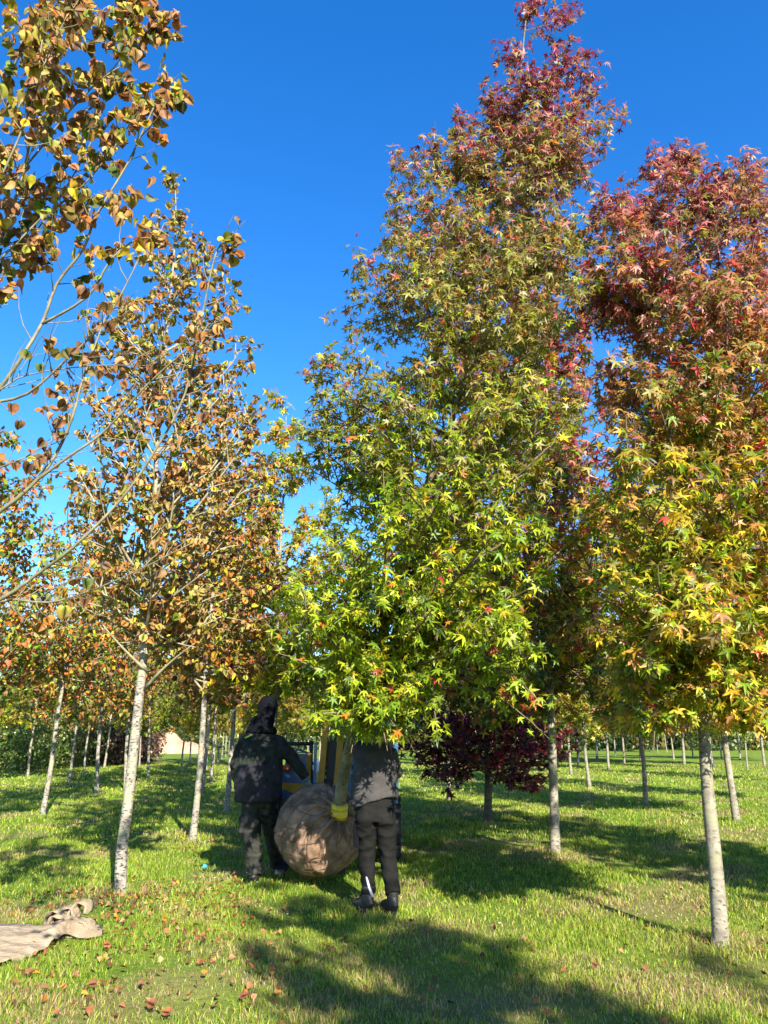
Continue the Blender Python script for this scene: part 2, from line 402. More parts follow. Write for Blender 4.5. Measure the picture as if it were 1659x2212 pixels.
# ---- 1. the sweetgum being carried (root ball, trunk, branches, crown)
def carried_tree():
    rnd = random.Random(5); rng = np.random.default_rng(5)
    root = empty('sweetgum_tree', at(694, 1880, 8.45), 'tall leaning sweetgum with a burlap root ball, green below and burgundy at its tip', 'tree', 'sweetgum trees in autumn leaf')
    tr = smooth_poly([at(731, 1752, 8.22), at(740, 1690, 8.10), at(757, 1605, 7.95), at(800, 1450, 7.7), at(848, 1306, 7.45), at(916, 1061, 7.0), at(956, 981, 6.9), at(1030, 700, 6.6), at(1100, 350, 6.4), at(1138, 25, 6.25)], 3)
    prof = px_profile([(1450, 690, 1160, 7.0), (1380, 650, 1190, 6.9), (1280, 650, 1190, 6.9), (1150, 650, 1200, 6.9), (1000, 680, 1240, 6.85), (850, 700, 1280, 6.8), (700, 780, 1300, 6.7), (560, 825, 1300, 6.6), (430, 880, 1310, 6.5), (330, 960, 1310, 6.4), (220, 1050, 1290, 6.35)])
    tips = profile_tips(rnd, prof, 92, depth=.85)
    hero = [(1138, 15, 6.25), (1225, 40, 6.3), (1215, 130, 6.3), (1100, 120, 6.2), (1268, 175, 6.4), (1315, 235, 6.4), (1300, 320, 6.3), (1060, 215, 6.3), (985, 290, 6.3), (935, 320, 6.3), (860, 365, 6.5), (850, 420, 6.4),
            (775, 585, 6.5), (770, 640, 6.6), (690, 790, 6.6), (720, 780, 6.5), (690, 870, 6.8), (665, 940, 6.9), (650, 1000, 7.1), (640, 1340, 6.2), (690, 1350, 6.1), (630, 1290, 6.5), (680, 1450, 6.3), (760, 1475, 6.3), (800, 1505, 6.4), (740, 1500, 6.5), (840, 1500, 6.6), (700, 1530, 6.5), (760, 1545, 6.4), (820, 1545, 6.5), (790, 1560, 6.7), (850, 1520, 6.4), (820, 1530, 6.9), (790, 1568, 6.8), (828, 1568, 6.9), (852, 1560, 6.8), (765, 1562, 6.8), (842, 1575, 6.95), (808, 1578, 6.9),
            (1150, 1410, 6.0), (1120, 1340, 5.9), (1090, 1440, 6.2), (1180, 1250, 6.0), (980, 640, 5.6), (1120, 560, 5.6), (880, 860, 5.6), (1040, 880, 5.5), (950, 1080, 5.5), (840, 1120, 5.7), (1070, 1150, 5.5), (760, 1180, 5.9), (930, 1320, 5.8)]
    tips += [at(px_, py_, 6.45 + rnd.uniform(-.7, .7)) for px_, py_ in ((845, 480), (838, 540), (880, 500), (905, 430), (945, 395), (1000, 345), (1290, 420), (1300, 520), (1280, 620), (1200, 330), (1150, 250), (1180, 420), (1050, 450), (1250, 380), (1120, 330), (1090, 260), (1190, 200), (1240, 270), (1000, 480), (1110, 500), (1230, 520), (960, 560), (1160, 180), (1100, 400), (1030, 400))]
    tips += [at(*h) for h in hero]
    tm, bm, nodes = grow(rnd, tr, .064, tips, sec=8, seclen=.40, rise=.55, zmin=2.0)
    nodes += [(at(*h), Vector((rnd.gauss(0, .5), rnd.gauss(0, .5), .6)).normalized(), 1) for h in hero for _ in range(5)]
    build_wood(tm, bm, 'bark_olive', 'twig_brown', root)
    N = 27000
    P, tip, nor = place_leaves(nodes, N, rng, .085, .9)
    P[:, 2] = np.where(P[:, 2] < 1.43, P[:, 2] + .35, P[:, 2])
    h = norm_h(P, 1.9, 8.6); hn = h + rng.normal(0, .06, N)
    col = pick(rng, N, [((1 - sstep(.18, .40, hn)) * 1.0, GREEN), ((1 - sstep(.2, .55, hn)) * 1.25, LIME), (sstep(.12, .34, hn) * (1 - sstep(.68, .9, hn)) * 1.7, OLIVE), (.22 * (1 - sstep(.5, .8, hn)), DARKG),
                        (sstep(.69, .93, hn) * 1.8, BURG), (sstep(.42, .7, hn) * .5, PINK), (sstep(.3, .7, hn) * .45, BRN), (.06, ORA), (.02 + .04 * sstep(.4, .7, hn), RED), (.12 * (1 - sstep(.2, .5, hn)) + .012, YEL)])
    size = rng.uniform(.042, .084, N) * (1.05 - .2 * h)
    leaves('crown', STAR, P, tip, nor, size, col, rng, .45, M['leaf'], root)
    # burlap wrapped root ball
    c = at(692, 1792, 8.5); RB = .455
    axis = (at(740, 1690, 8.1) - at(731, 1752, 8.22)).normalized(); ex = at(731, 1752, 8.2)
    ax = (ex - c).normalized()
    V = []; F = []; nu, nv = 170, 110
    e1 = ax.orthogonal().normalized(); e2 = ax.cross(e1)
    for i in range(nv + 1):
        th = math.pi * i / nv
        for k in range(nu):
            an = 2 * math.pi * k / nu
            d = ax * math.cos(th) + (e1 * math.cos(an) + e2 * math.sin(an)) * math.sin(th)
            r = RB * (1 + .055 * noise.noise(d * 2.2 + Vector((3, 1, 2))) + .030 * noise.noise(d * 6) - .022 * abs(noise.noise(d * 4.5 + Vector((9, 2, 0)))) + .010 * noise.noise(d * 18))
            fold = math.exp(-(th / .85) ** 2)
            r += fold * .028 * (math.sin(an * 11 + 2 * noise.noise(d * 3)) + .6 * math.sin(an * 23)) * min(1, th / .25) - .05 * math.exp(-(th / .3) ** 2)
            # wire netting: a diamond lattice pressed into the cloth
            r -= .006 * (abs(math.sin(an * 9 + th * 9)) < .16) + .006 * (abs(math.sin(an * 9 - th * 9)) < .16)
            p = c + d * r; p.z = c.z + (p.z - c.z) * .97
            V.append(tuple(p))
    for i in range(nv):
        for k in range(nu):
            k2 = (k + 1) % nu; F.append((i * nu + k, (i + 1) * nu + k, (i + 1) * nu + k2, i * nu + k2))
    me = bpy.data.meshes.new('root_ball'); me.from_pydata(V, [], F); me.update(); me.polygons.foreach_set('use_smooth', [True] * len(F))
    rb = link('root_ball', me, M['burlap'], root)
    wm = MB()
    for s in (1, -1):
        for q in range(13):
            pts = []
            for i in range(30):
                th = .30 + 2.6 * i / 29; an = 2 * math.pi * q / 13 + s * th * .95
                d = ax * math.cos(th) + (e1 * math.cos(an) + e2 * math.sin(an)) * math.sin(th)
                r = RB * (1 + .055 * noise.noise(d * 2.2 + Vector((3, 1, 2)))) + .010
                p = c + d * r; p.z = c.z + (p.z - c.z) * .97; pts.append(p)
            wm.tube(pts, .0024, 4)
    wm.build('wire_netting', M['wire'], rb)
    # yellow trunk guard
    t0 = at(732, 1756, 8.19); d = (at(738, 1700, 8.12) - t0).normalized()
    m = MB(); m.tube([t0 - d * .05, t0 + d * .00, t0 + d * .035], [.084, .086, .084], 24)
    m.tube([t0 + d * .04, t0 + d * .05, t0 + d * .085], [.082, .086, .082], 24)
    m.tube([t0 - d * .02, t0 - d * .005], [.089, .089], 24)
    g = m.build('trunk_strap', M['yellow'], None); rebase(g, t0); tag(g, 'yellow strap round the foot of the carried tree just above its burlap root ball', 'strap')
    return root

# ---- people
def organic(name, mb, mat, parent, voxel=.014, smooth=6, wr=0.0, wscale=9.0, seed=0, stretch=(1, 1, 1)):
    me = mb.mesh(name, smooth=False)
    bm_ = bmesh.new(); bm_.from_mesh(me); bmesh.ops.recalc_face_normals(bm_, faces=bm_.faces); bm_.to_mesh(me); bm_.free()
    o = bpy.data.objects.new(name + '_tmp', me); COL.objects.link(o)
    r = o.modifiers.new('r', 'REMESH'); r.mode = 'VOXEL'; r.voxel_size = voxel
    s = o.modifiers.new('s', 'SMOOTH'); s.factor = .5; s.iterations = smooth
    dg = bpy.context.evaluated_depsgraph_get(); dg.update()
    me2 = bpy.data.meshes.new_from_object(o.evaluated_get(dg)); me2.name = name
    bpy.data.objects.remove(o); bpy.data.meshes.remove(me)
    if wr > 0:
        me2.update(); off = Vector((seed * 3.7, seed * 1.3, 0))
        co = [v.co.copy() for v in me2.vertices]; no = [v.normal.copy() for v in me2.vertices]
        for v, c, n_ in zip(me2.vertices, co, no):
            q = Vector((c.x * stretch[0], c.y * stretch[1], c.z * stretch[2])) * wscale + off
            a = 1 - abs(noise.noise(q)) * 2.2; b = noise.noise(q * 2.3)
            v.co = c + n_ * wr * (a * .8 + b * .5 - .3)
    me2.polygons.foreach_set('use_smooth', [True] * len(me2.polygons))
    return link(name, me2, mat, parent)

def hand(mb, wrist, dirv, palmn, curl, L=.19, flip=1):
    """palm with four curled fingers and a thumb; palmn = direction the palm faces"""
    d = Vector(dirv).normalized(); pn = Vector(palmn); pn = (pn - d * pn.dot(d)).normalized(); s = d.cross(pn) * flip
    w_ = Vector(wrist)
    mb.loft([(w_ - d * .02, .029, .021), (w_ + d * .01, .031, .019), (w_ + d * .05, .042, .017), (w_ + d * .085, .043, .014), (w_ + d * .098, .036, .011)], 14, side=s)
    for k, (o_, l) in enumerate(((-.032, .070), (-.011, .080), (.011, .076), (.031, .060))):
        p = w_ + d * .088 + s * o_; a = .15; pts = [p]
        for j, f in enumerate((.42, .33, .25)):
            a += curl * (.9 + .12 * k) * (1.0 if j else .6)
            p = p + (d * math.cos(a) + pn * math.sin(a)) * l * f; pts.append(p)
        mb.tube(pts, [.0105, .0098, .0088, .007], 10)
    p = w_ + d * .025 - s * .033
    q = p + (-s * .7 + d * .7 + pn * .25).normalized() * .038; q2 = q + (-s * .25 + d * .85 + pn * .45).normalized() * .032; q3 = q2 + (s * .05 + d * .85 + pn * .5).normalized() * .026
    mb.tube([p, q, q2, q3], [.0145, .0125, .011, .0085], 10)

def boot(name, heel, toe_dir, mat, parent, L=.30):
    t = Vector(toe_dir); t.z = 0; t.normalize(); h = Vector(heel); s = Vector((t.y, -t.x, 0)); Z = Vector((0, 0, 1))
    m = MB()
    # shaft
    m.loft([(h + t * .02 + Z * .21, .058, .062), (h + t * .02 + Z * .14, .052, .058), (h + t * .03 + Z * .08, .048, .062)], 16, side=s)
    # foot as rings along toe direction
    secs = [(-.045, .055, .030, .035), (-.03, .07, .038, .06), (.04, .072, .042, .075), (.10, .060, .045, .055), (.17, .050, .051, .042), (.22, .045, .048, .036), (.25, .038, .036, .028), (.268, .032, .018, .015)]
    m.loft([(h + t * a + Z * z, w_, hh) for a, z, w_, hh in secs], 16, side=s)
    b = organic(name, m, mat, parent, .011, 3)
    k = MB(); n = 18; vs = []
    for zz in (.0, .028):
        for i in range(n):
            an = 2 * math.pi * i / n; c_, s_ = math.cos(an), math.sin(an)
            wd = .043 if c_ < .2 else .053
            vs.append(h + t * (.105 + .165 * c_) + s * wd * s_ + Z * zz)
    k.add(vs, [tuple(range(n))[::-1], tuple(range(n, 2 * n))] + [(i, (i + 1) % n, n + (i + 1) % n, n + i) for i in range(n)])
    k.build('sole', M['rubber'], b, smooth=False)
    return b

def head_shape(m, c, face, r=.105):
    """c centre; face = direction the face looks"""
    f = Vector(face); f.z = 0; f.normalize(); s = Vector((f.y, -f.x, 0)); Z = Vector((0, 0, 1)); c = Vector(c)
    m.loft([(c - Z * .125 + f * .045, .030, .035), (c - Z * .10 + f * .040, .052, .060), (c - Z * .06 + f * .018, .066, .085), (c, .076, .098), (c + Z * .05, .075, .096), (c + Z * .09, .060, .075), (c + Z * .115, .030, .04)], 18, side=s)
    m.loft([(c - Z * .02 + f * .09, .014, .010), (c - Z * .035 + f * .112, .017, .013), (c - Z * .045 + f * .10, .014, .012)], 8, side=s)      # nose
    m.tube([c - Z * .07 + f * .085 - s * .022, c - Z * .072 + f * .094, c - Z * .07 + f * .085 + s * .022], [.006, .009, .006], 8)                # lips
    for q in (-1, 1):
        m.tube([c + s * q * .076 + Z * .022, c + s * q * .088 - f * .004 + Z * .012, c + s * q * .083 - Z * .022, c + s * q * .074 - Z * .034], [.008, .012, .010, .006], 8)   # ears
        m.tube([c + s * q * .045 + f * .085 + Z * .018, c + s * q * .018 + f * .094 + Z * .018], [.010, .010], 8)                                # brow

def eyes(parent, c, face):
    f = Vector(face); f.z = 0; f.normalize(); s = Vector((f.y, -f.x, 0)); c = Vector(c)
    for q in (-1, 1):
        m = MB(); m.ball(c + s * q * .032 + f * .083, .013, n=12); m.build('eye', M['eye'], parent)

def left_person():
    foot = ground(548, 1908); base = Vector((foot.x, foot.y, 0))
    root = empty('person', base, 'person in black hood and dark jacket, right arm stretched down to the root ball', 'person', None)
    J = {k: at(*v) for k, v in dict(head=(579, 1532, 8.78), neck=(569, 1566, 8.74), chest=(561, 1600, 8.72), waist=(558, 1665, 8.70), pelv=(558, 1722, 8.72),
         sl=(529, 1604, 8.70), el=(510, 1652, 8.66), wl=(519, 1712, 8.80), sr=(600, 1604, 8.76), er=(636, 1642, 8.78), wr=(661, 1682, 8.82),
         hl=(543, 1735, 8.71), kl=(545, 1818, 8.66), al=(549, 1888, 8.66), hr=(578, 1735, 8.75), kr=(590, 1812, 8.95), ar=(600, 1868, 9.22)).items()}
    face = (.55, 1.0, 0)
    b = MB(); head_shape(b, J['head'], face)
    b.loft([(J['head'] - Vector((0, 0, .09)), .055, .06), (J['neck'], .06, .062), (J['chest'], .15, .10), (J['waist'], .135, .09), (J['pelv'], .15, .105)], 16)
    for s_, e_, w_ in (('sl', 'el', 'wl'), ('sr', 'er', 'wr')):
        b.loft([(J['chest'].lerp(J[s_], .6), .055, .055), (J[s_], .056, .056), (J[s_].lerp(J[e_], .5), .046, .046), (J[e_], .038, .040), (J[e_].lerp(J[w_], .4), .038, .037), (J[w_], .026, .024)], 12, side=(0, 1, 0))
    dl = (J['wl'] - J['el']).normalized(); dr = (J['wr'] - J['er']).normalized()
    hand(b, J['wl'], dl + Vector((.1, .1, 0)), (1, .1, 0), .45)
    hand(b, J['wr'], dr + Vector((.15, .25, -.1)), (-.1, .35, -.9), .3, flip=-1)
    for h_, k_, a_ in (('hl', 'kl', 'al'), ('hr', 'kr', 'ar')):
        b.loft([(J['pelv'].lerp(J[h_], .8), .08, .09), (J[h_], .082, .085), (J[h_].lerp(J[k_], .5), .068, .07), (J[k_], .052, .055), (J[k_].lerp(J[a_], .35), .05, .055), (J[a_], .032, .034), (J[a_] - Vector((0, 0, .05)), .028, .030)], 12)
    body = organic('body', b, M['skin'], root, .009, 3)
    eyes(root, J['head'], face)
    # jacket
    m = MB(); Z = Vector((0, 0, 1))
    m.loft([(J['neck'] - Z * .03, .085, .085), (J['neck'].lerp(J['chest'], .35), .130, .10), (J['chest'] + Vector((.008, 0, .02)), .195, .135), (J['chest'].lerp(J['waist'], .3), .235, .15), (J['chest'].lerp(J['waist'], .6), .243, .155), (J['waist'], .245, .155), (J['waist'].lerp(J['pelv'], .6), .25, .165), (J['pelv'] - Z * .01, .245, .17)], 26)
    for s_, e_, w_ in (('sl', 'el', 'wl'), ('sr', 'er', 'wr')):
        m.loft([(J['chest'].lerp(J[s_], .5), .08, .085), (J[s_], .085, .088), (J[s_].lerp(J[e_], .5), .076, .078), (J[e_], .066, .068), (J[e_].lerp(J[w_], .5), .060, .060), (J[w_].lerp(J[e_], .06), .050, .050)], 16, side=(0, 1, 0))
    jk = organic('jacket', m, M['jacket'], root, .013, 4, .012, 9, 1, (1, 1, 1.4))
    # darker lower back panel
    m = MB(); wz = J['waist']
    m.loft([(wz + Z * .08, .235, .150), (wz + Z * .03, .249, .162), (wz.lerp(J['pelv'], .6), .259, .174), (J['pelv'] - Z * .02, .256, .180), (J['pelv'] - Z * .05, .235, .168)], 26)
    organic('lower_panel', m, M['jacket_dark'], jk, .012, 4, .014, 8, 3)
    # small yellow-green shoulder mark and reflective dots
    m = MB()
    q = J['chest'] + Vector((-.10, -.128, .045))
    m.box((q.x - .04, q.y - .012, q.z - .008), (q.x + .035, q.y + .004, q.z + .008), Matrix.Rotation(R(-24), 3, 'Y')); m.build('shoulder_mark', M['hivis'], jk, bevel=.003)
    # hood / beanie
    f = Vector(face).normalized()
    m = MB(); c = J['head']
    m.loft([(c + Z * .142, .045, .05), (c + Z * .115, .088, .10), (c + Z * .05, .104, .12), (c - f * .012, .104, .115), (c - Z * .06 - f * .03, .096, .098), (c - Z * .11 - f * .03, .102, .100), (J['neck'] + Z * .02 - f * .03, .125, .112), (J['neck'] - Z * .02 - f * .03, .15, .12), (J['neck'] - Z * .07 - f * .03, .175, .13), (J['neck'] - Z * .11 - f * .03, .15, .10)], 22)
    organic('hood', m, M['black_cloth'], root, .010, 3, .002, 10, 4)
    # trousers
    m = MB()
    m.loft([(J['pelv'] + Z * .06, .17, .12), (J['pelv'] - Z * .02, .185, .135), (J['pelv'] - Z * .10, .175, .13)], 22)
    for h_, k_, a_ in (('hl', 'kl', 'al'), ('hr', 'kr', 'ar')):
        m.loft([(J[h_] + Z * .04, .098, .12), (J[h_] - Z * .06, .102, .115), (J[h_].lerp(J[k_], .55), .096, .10), (J[k_], .083, .088), (J[k_].lerp(J[a_], .4), .084, .086), (J[k_].lerp(J[a_], .8), .078, .082), (J[a_] + Z * .0, .080, .086)], 18)
    pk = J['hl'].lerp(J['kl'], .55) + Vector((-.095, 0, 0)); m.box(tuple(pk - Vector((.03, .06, .09))), tuple(pk + Vector((.025, .06, .08))))
    tr = organic('trousers', m, M['trouser_dapple'], root, .012, 4, .014, 9, 6, (1, 1, 1.6))
    m = MB(); p0 = J['kr'].lerp(J['ar'], .25) + Vector((.03, -.088, 0)); p1 = J['ar'] + Vector((-.005, -.088, .0))
    m.tube([p0, p0.lerp(p1, .5) + Vector((.0, -.004, 0)), p1], [.012, .013, .012], 8); m.build('reflective_stripe', M['reflect'], tr)
    boot('boot', (J['al'].x, J['al'].y - .02, 0), (.05, 1, 0), M['boot'], root); boot('boot', (J['ar'].x, J['ar'].y - .02, 0), (.15, 1, 0), M['boot'], root)
    for w_, d_, pn, fl, mt in (('wl', dl + Vector((.1, .1, 0)), (1, .1, 0), 1, M['black_cloth']), ('wr', dr + Vector((.15, .25, -.1)), (-.1, .35, -.9), -1, M['glove_teal'])):
        m = MB(); dd = Vector(d_).normalized()
        m2 = MB(); hand(m2, J[w_], d_, pn, .45 if w_ == 'wl' else .3, flip=fl); m2.tube([J[w_] - dd * .06, J[w_] - dd * .01, J[w_] + dd * .02], [.040, .038, .036], 14)
        organic('glove', m2, mt, root, .0075, 1)
    # inflate gloves a little so that they cover the fingers
    return root

def right_person():
    foot = ground(800, 1968); base = Vector((foot.x, foot.y, 0))
    root = empty('person', base, 'person in grey sweatshirt and dark trousers, leaning in with one arm raised under the leaves', 'person', None)
    J = {k: at(*v) for k, v in dict(head=(818, 1566, 7.50), neck=(818, 1602, 7.46), chest=(812, 1640, 7.42), waist=(808, 1705, 7.38), pelv=(812, 1752, 7.36),
         sl=(778, 1628, 7.45), el=(772, 1600, 7.72), wl=(770, 1556, 7.85), sr=(843, 1630, 7.46), er=(856, 1672, 7.62), wr=(846, 1668, 7.86),
         hl=(790, 1768, 7.36), kl=(792, 1858, 7.42), al=(797, 1932, 7.36), hr=(832, 1768, 7.36), kr=(838, 1858, 7.38), ar=(850, 1932, 7.26)).items()}
    face = (-.25, 1.0, 0); Z = Vector((0, 0, 1))
    b = MB(); head_shape(b, J['head'], face)
    b.loft([(J['head'] - Z * .09, .055, .06), (J['neck'], .06, .062), (J['chest'], .15, .10), (J['waist'], .135, .09), (J['pelv'], .15, .105)], 16)
    for s_, e_, w_ in (('sl', 'el', 'wl'), ('sr', 'er', 'wr')):
        b.loft([(J['chest'].lerp(J[s_], .6), .055, .055), (J[s_], .056, .056), (J[s_].lerp(J[e_], .5), .046, .046), (J[e_], .038, .040), (J[e_].lerp(J[w_], .4), .038, .037), (J[w_], .026, .024)], 12, side=(.3, 1, .2))
    dl = (J['wl'] - J['el']).normalized(); dr = (J['wr'] - J['er']).normalized()
    hand(b, J['wl'], dl, (-.6, -.1, .2), .5); hand(b, J['wr'], dr, (0, 0, -1), .5, flip=-1)
    for h_, k_, a_ in (('hl', 'kl', 'al'), ('hr', 'kr', 'ar')):
        b.loft([(J['pelv'].lerp(J[h_], .8), .08, .09), (J[h_], .082, .085), (J[h_].lerp(J[k_], .5), .068, .07), (J[k_], .052, .055), (J[k_].lerp(J[a_], .35), .05, .055), (J[a_], .032, .034), (J[a_] - Z * .05, .028, .03)], 12)
    organic('body', b, M['skin'], root, .009, 3); eyes(root, J['head'], face)
    m = MB()
    m.loft([(J['neck'] + Z * .02, .070, .075), (J['neck'] - Z * .02, .090, .085), (J['neck'].lerp(J['chest'], .35), .15, .095), (J['chest'] + Z * .03, .195, .125), (J['chest'].lerp(J['waist'], .4), .205, .135), (J['chest'].lerp(J['waist'], .8), .205, .138), (J['waist'], .205, .142), (J['waist'].lerp(J['pelv'], .55), .212, .150), (J['pelv'] + Z * .055, .210, .152)], 26)
    for s_, e_, w_ in (('sl', 'el', 'wl'), ('sr', 'er', 'wr')):
        m.loft([(J['chest'].lerp(J[s_], .5), .075, .08), (J[s_], .076, .08), (J[s_].lerp(J[e_], .5), .068, .07), (J[e_], .060, .062), (J[e_].lerp(J[w_], .5), .050, .052), (J[w_].lerp(J[e_], .1), .040, .040)], 16, side=(.3, 1, .2))
    organic('sweatshirt', m, M['sweat'], root, .012, 4, .012, 7, 11, (1, 1, 1.8))
    # short dark hair
    f = Vector(face).normalized(); m = MB(); c = J['head']
    m.loft([(c + Z * .124, .035, .04), (c + Z * .10, .074, .088), (c + Z * .05 - f * .01, .084, .10), (c - Z * .0 - f * .022, .083, .086), (c - Z * .05 - f * .035, .07, .062), (c - Z * .085 - f * .03, .05, .04)], 20)
    organic('hair', m, M['hair'], root, .009, 3, .004, 25, 2)
    m = MB()
    m.loft([(J['pelv'] + Z * .10, .165, .12), (J['pelv'], .182, .135), (J['pelv'] - Z * .08, .175, .13)], 22)
    for q in (-1, 1): m.ball(J['pelv'] + Vector((q * .082, -.062, -.045)), .092, .078, .098)
    for h_, k_, a_ in (('hl', 'kl', 'al'), ('hr', 'kr', 'ar')):
        m.loft([(J[h_] + Z * .04, .092, .11), (J[h_] - Z * .06, .094, .105), (J[h_].lerp(J[k_], .5), .084, .09), (J[k_], .070, .076), (J[k_].lerp(J[a_], .4), .069, .072), (J[k_].lerp(J[a_], .8), .062, .066), (J[a_] - Z * .0, .064, .07)], 18)
    tr = organic('trousers', m, M['trouser_dark'], root, .011, 4, .011, 8, 16, (1, 1, 1.6))
    m = MB(); p0 = J['kl'].lerp(J['al'], .45) + Vector((-.01, -.068, 0)); p1 = J['al'] + Vector((.035, -.062, -.01))
    m.tube([p0, p0.lerp(p1, .55) + Vector((-.006, -.005, 0)), p1], [.010, .012, .014], 8); m.build('reflective_stripe', M['reflect'], tr)
    m = MB(); pk = J['hl'].lerp(J['kl'], .35) + Vector((-.082, .0, 0)); m.box(tuple(pk - Vector((.03, .065, .11))), tuple(pk + Vector((.02, .065, .10)))); m.build('leg_pocket', M['black_cloth'], tr, bevel=.012)
    boot('boot', (J['al'].x, J['al'].y - .02, 0), (-.55, 1, 0), M['boot'], root); boot('boot', (J['ar'].x, J['ar'].y + .0, 0), (-.35, 1, 0), M['boot'], root)
    return root

# ---- compact tractor with lifting mast
def wheel(cx, cy, r, wd, side, parent):
    rim = None
    m = MB(); n = 40; sec = [(-.5, .62), (-.5, .86), (-.42, .96), (-.2, 1.0), (.2, 1.0), (.42, .96), (.5, .86), (.5, .62)]
    w_ = empty('wheel', (cx - parent.location.x, cy - parent.location.y, r - parent.location.z)); w_.parent = parent
    vs = []; fs = []
    for k in range(n):
        a = 2 * math.pi * k / n
        for sx, sr in sec: vs.append((cx + sx * wd, cy + math.cos(a) * sr * r, r + math.sin(a) * sr * r))
    q = len(sec)
    for k in range(n):
        for j in range(q):
            j2 = (j + 1) % q; k2 = (k + 1) % n; fs.append((k * q + j, k2 * q + j, k2 * q + j2, k * q + j2))
    m.add(vs, fs)
    for k in range(20):          # tread lugs
        a = 2 * math.pi * k / 20
        for s in (-1, 1):
            a2 = a + (.08 if s > 0 else -.08); c = Vector((cx + s * wd * .26, cy + math.cos(a2) * r * 1.005, r + math.sin(a2) * r * 1.005))
            rot = Matrix.Rotation(a2, 3, 'X') @ Matrix.Rotation(s * .5, 3, 'Y')
            m.box(tuple(c - Vector((wd * .25, .018, .015))), tuple(c + Vector((wd * .25, .018, .015))), Matrix.Rotation(a2, 3, 'X') @ Matrix.Rotation(s * .5, 3, 'Y'))
    m.build('tyre', M['rubber'], w_, smooth=False)
    m = MB(); m.tube([(cx - wd * .4, cy, r), (cx - wd * .1, cy, r), (cx + wd * .1, cy, r), (cx + wd * .4, cy, r)], [r * .62, r * .5, r * .5, r * .62], 28)
    m.tube([(cx - wd * .42, cy, r), (cx + wd * .42, cy, r)], [r * .18, r * .18], 16)
    m.build('rim', M['yellow'], w_, smooth=False)

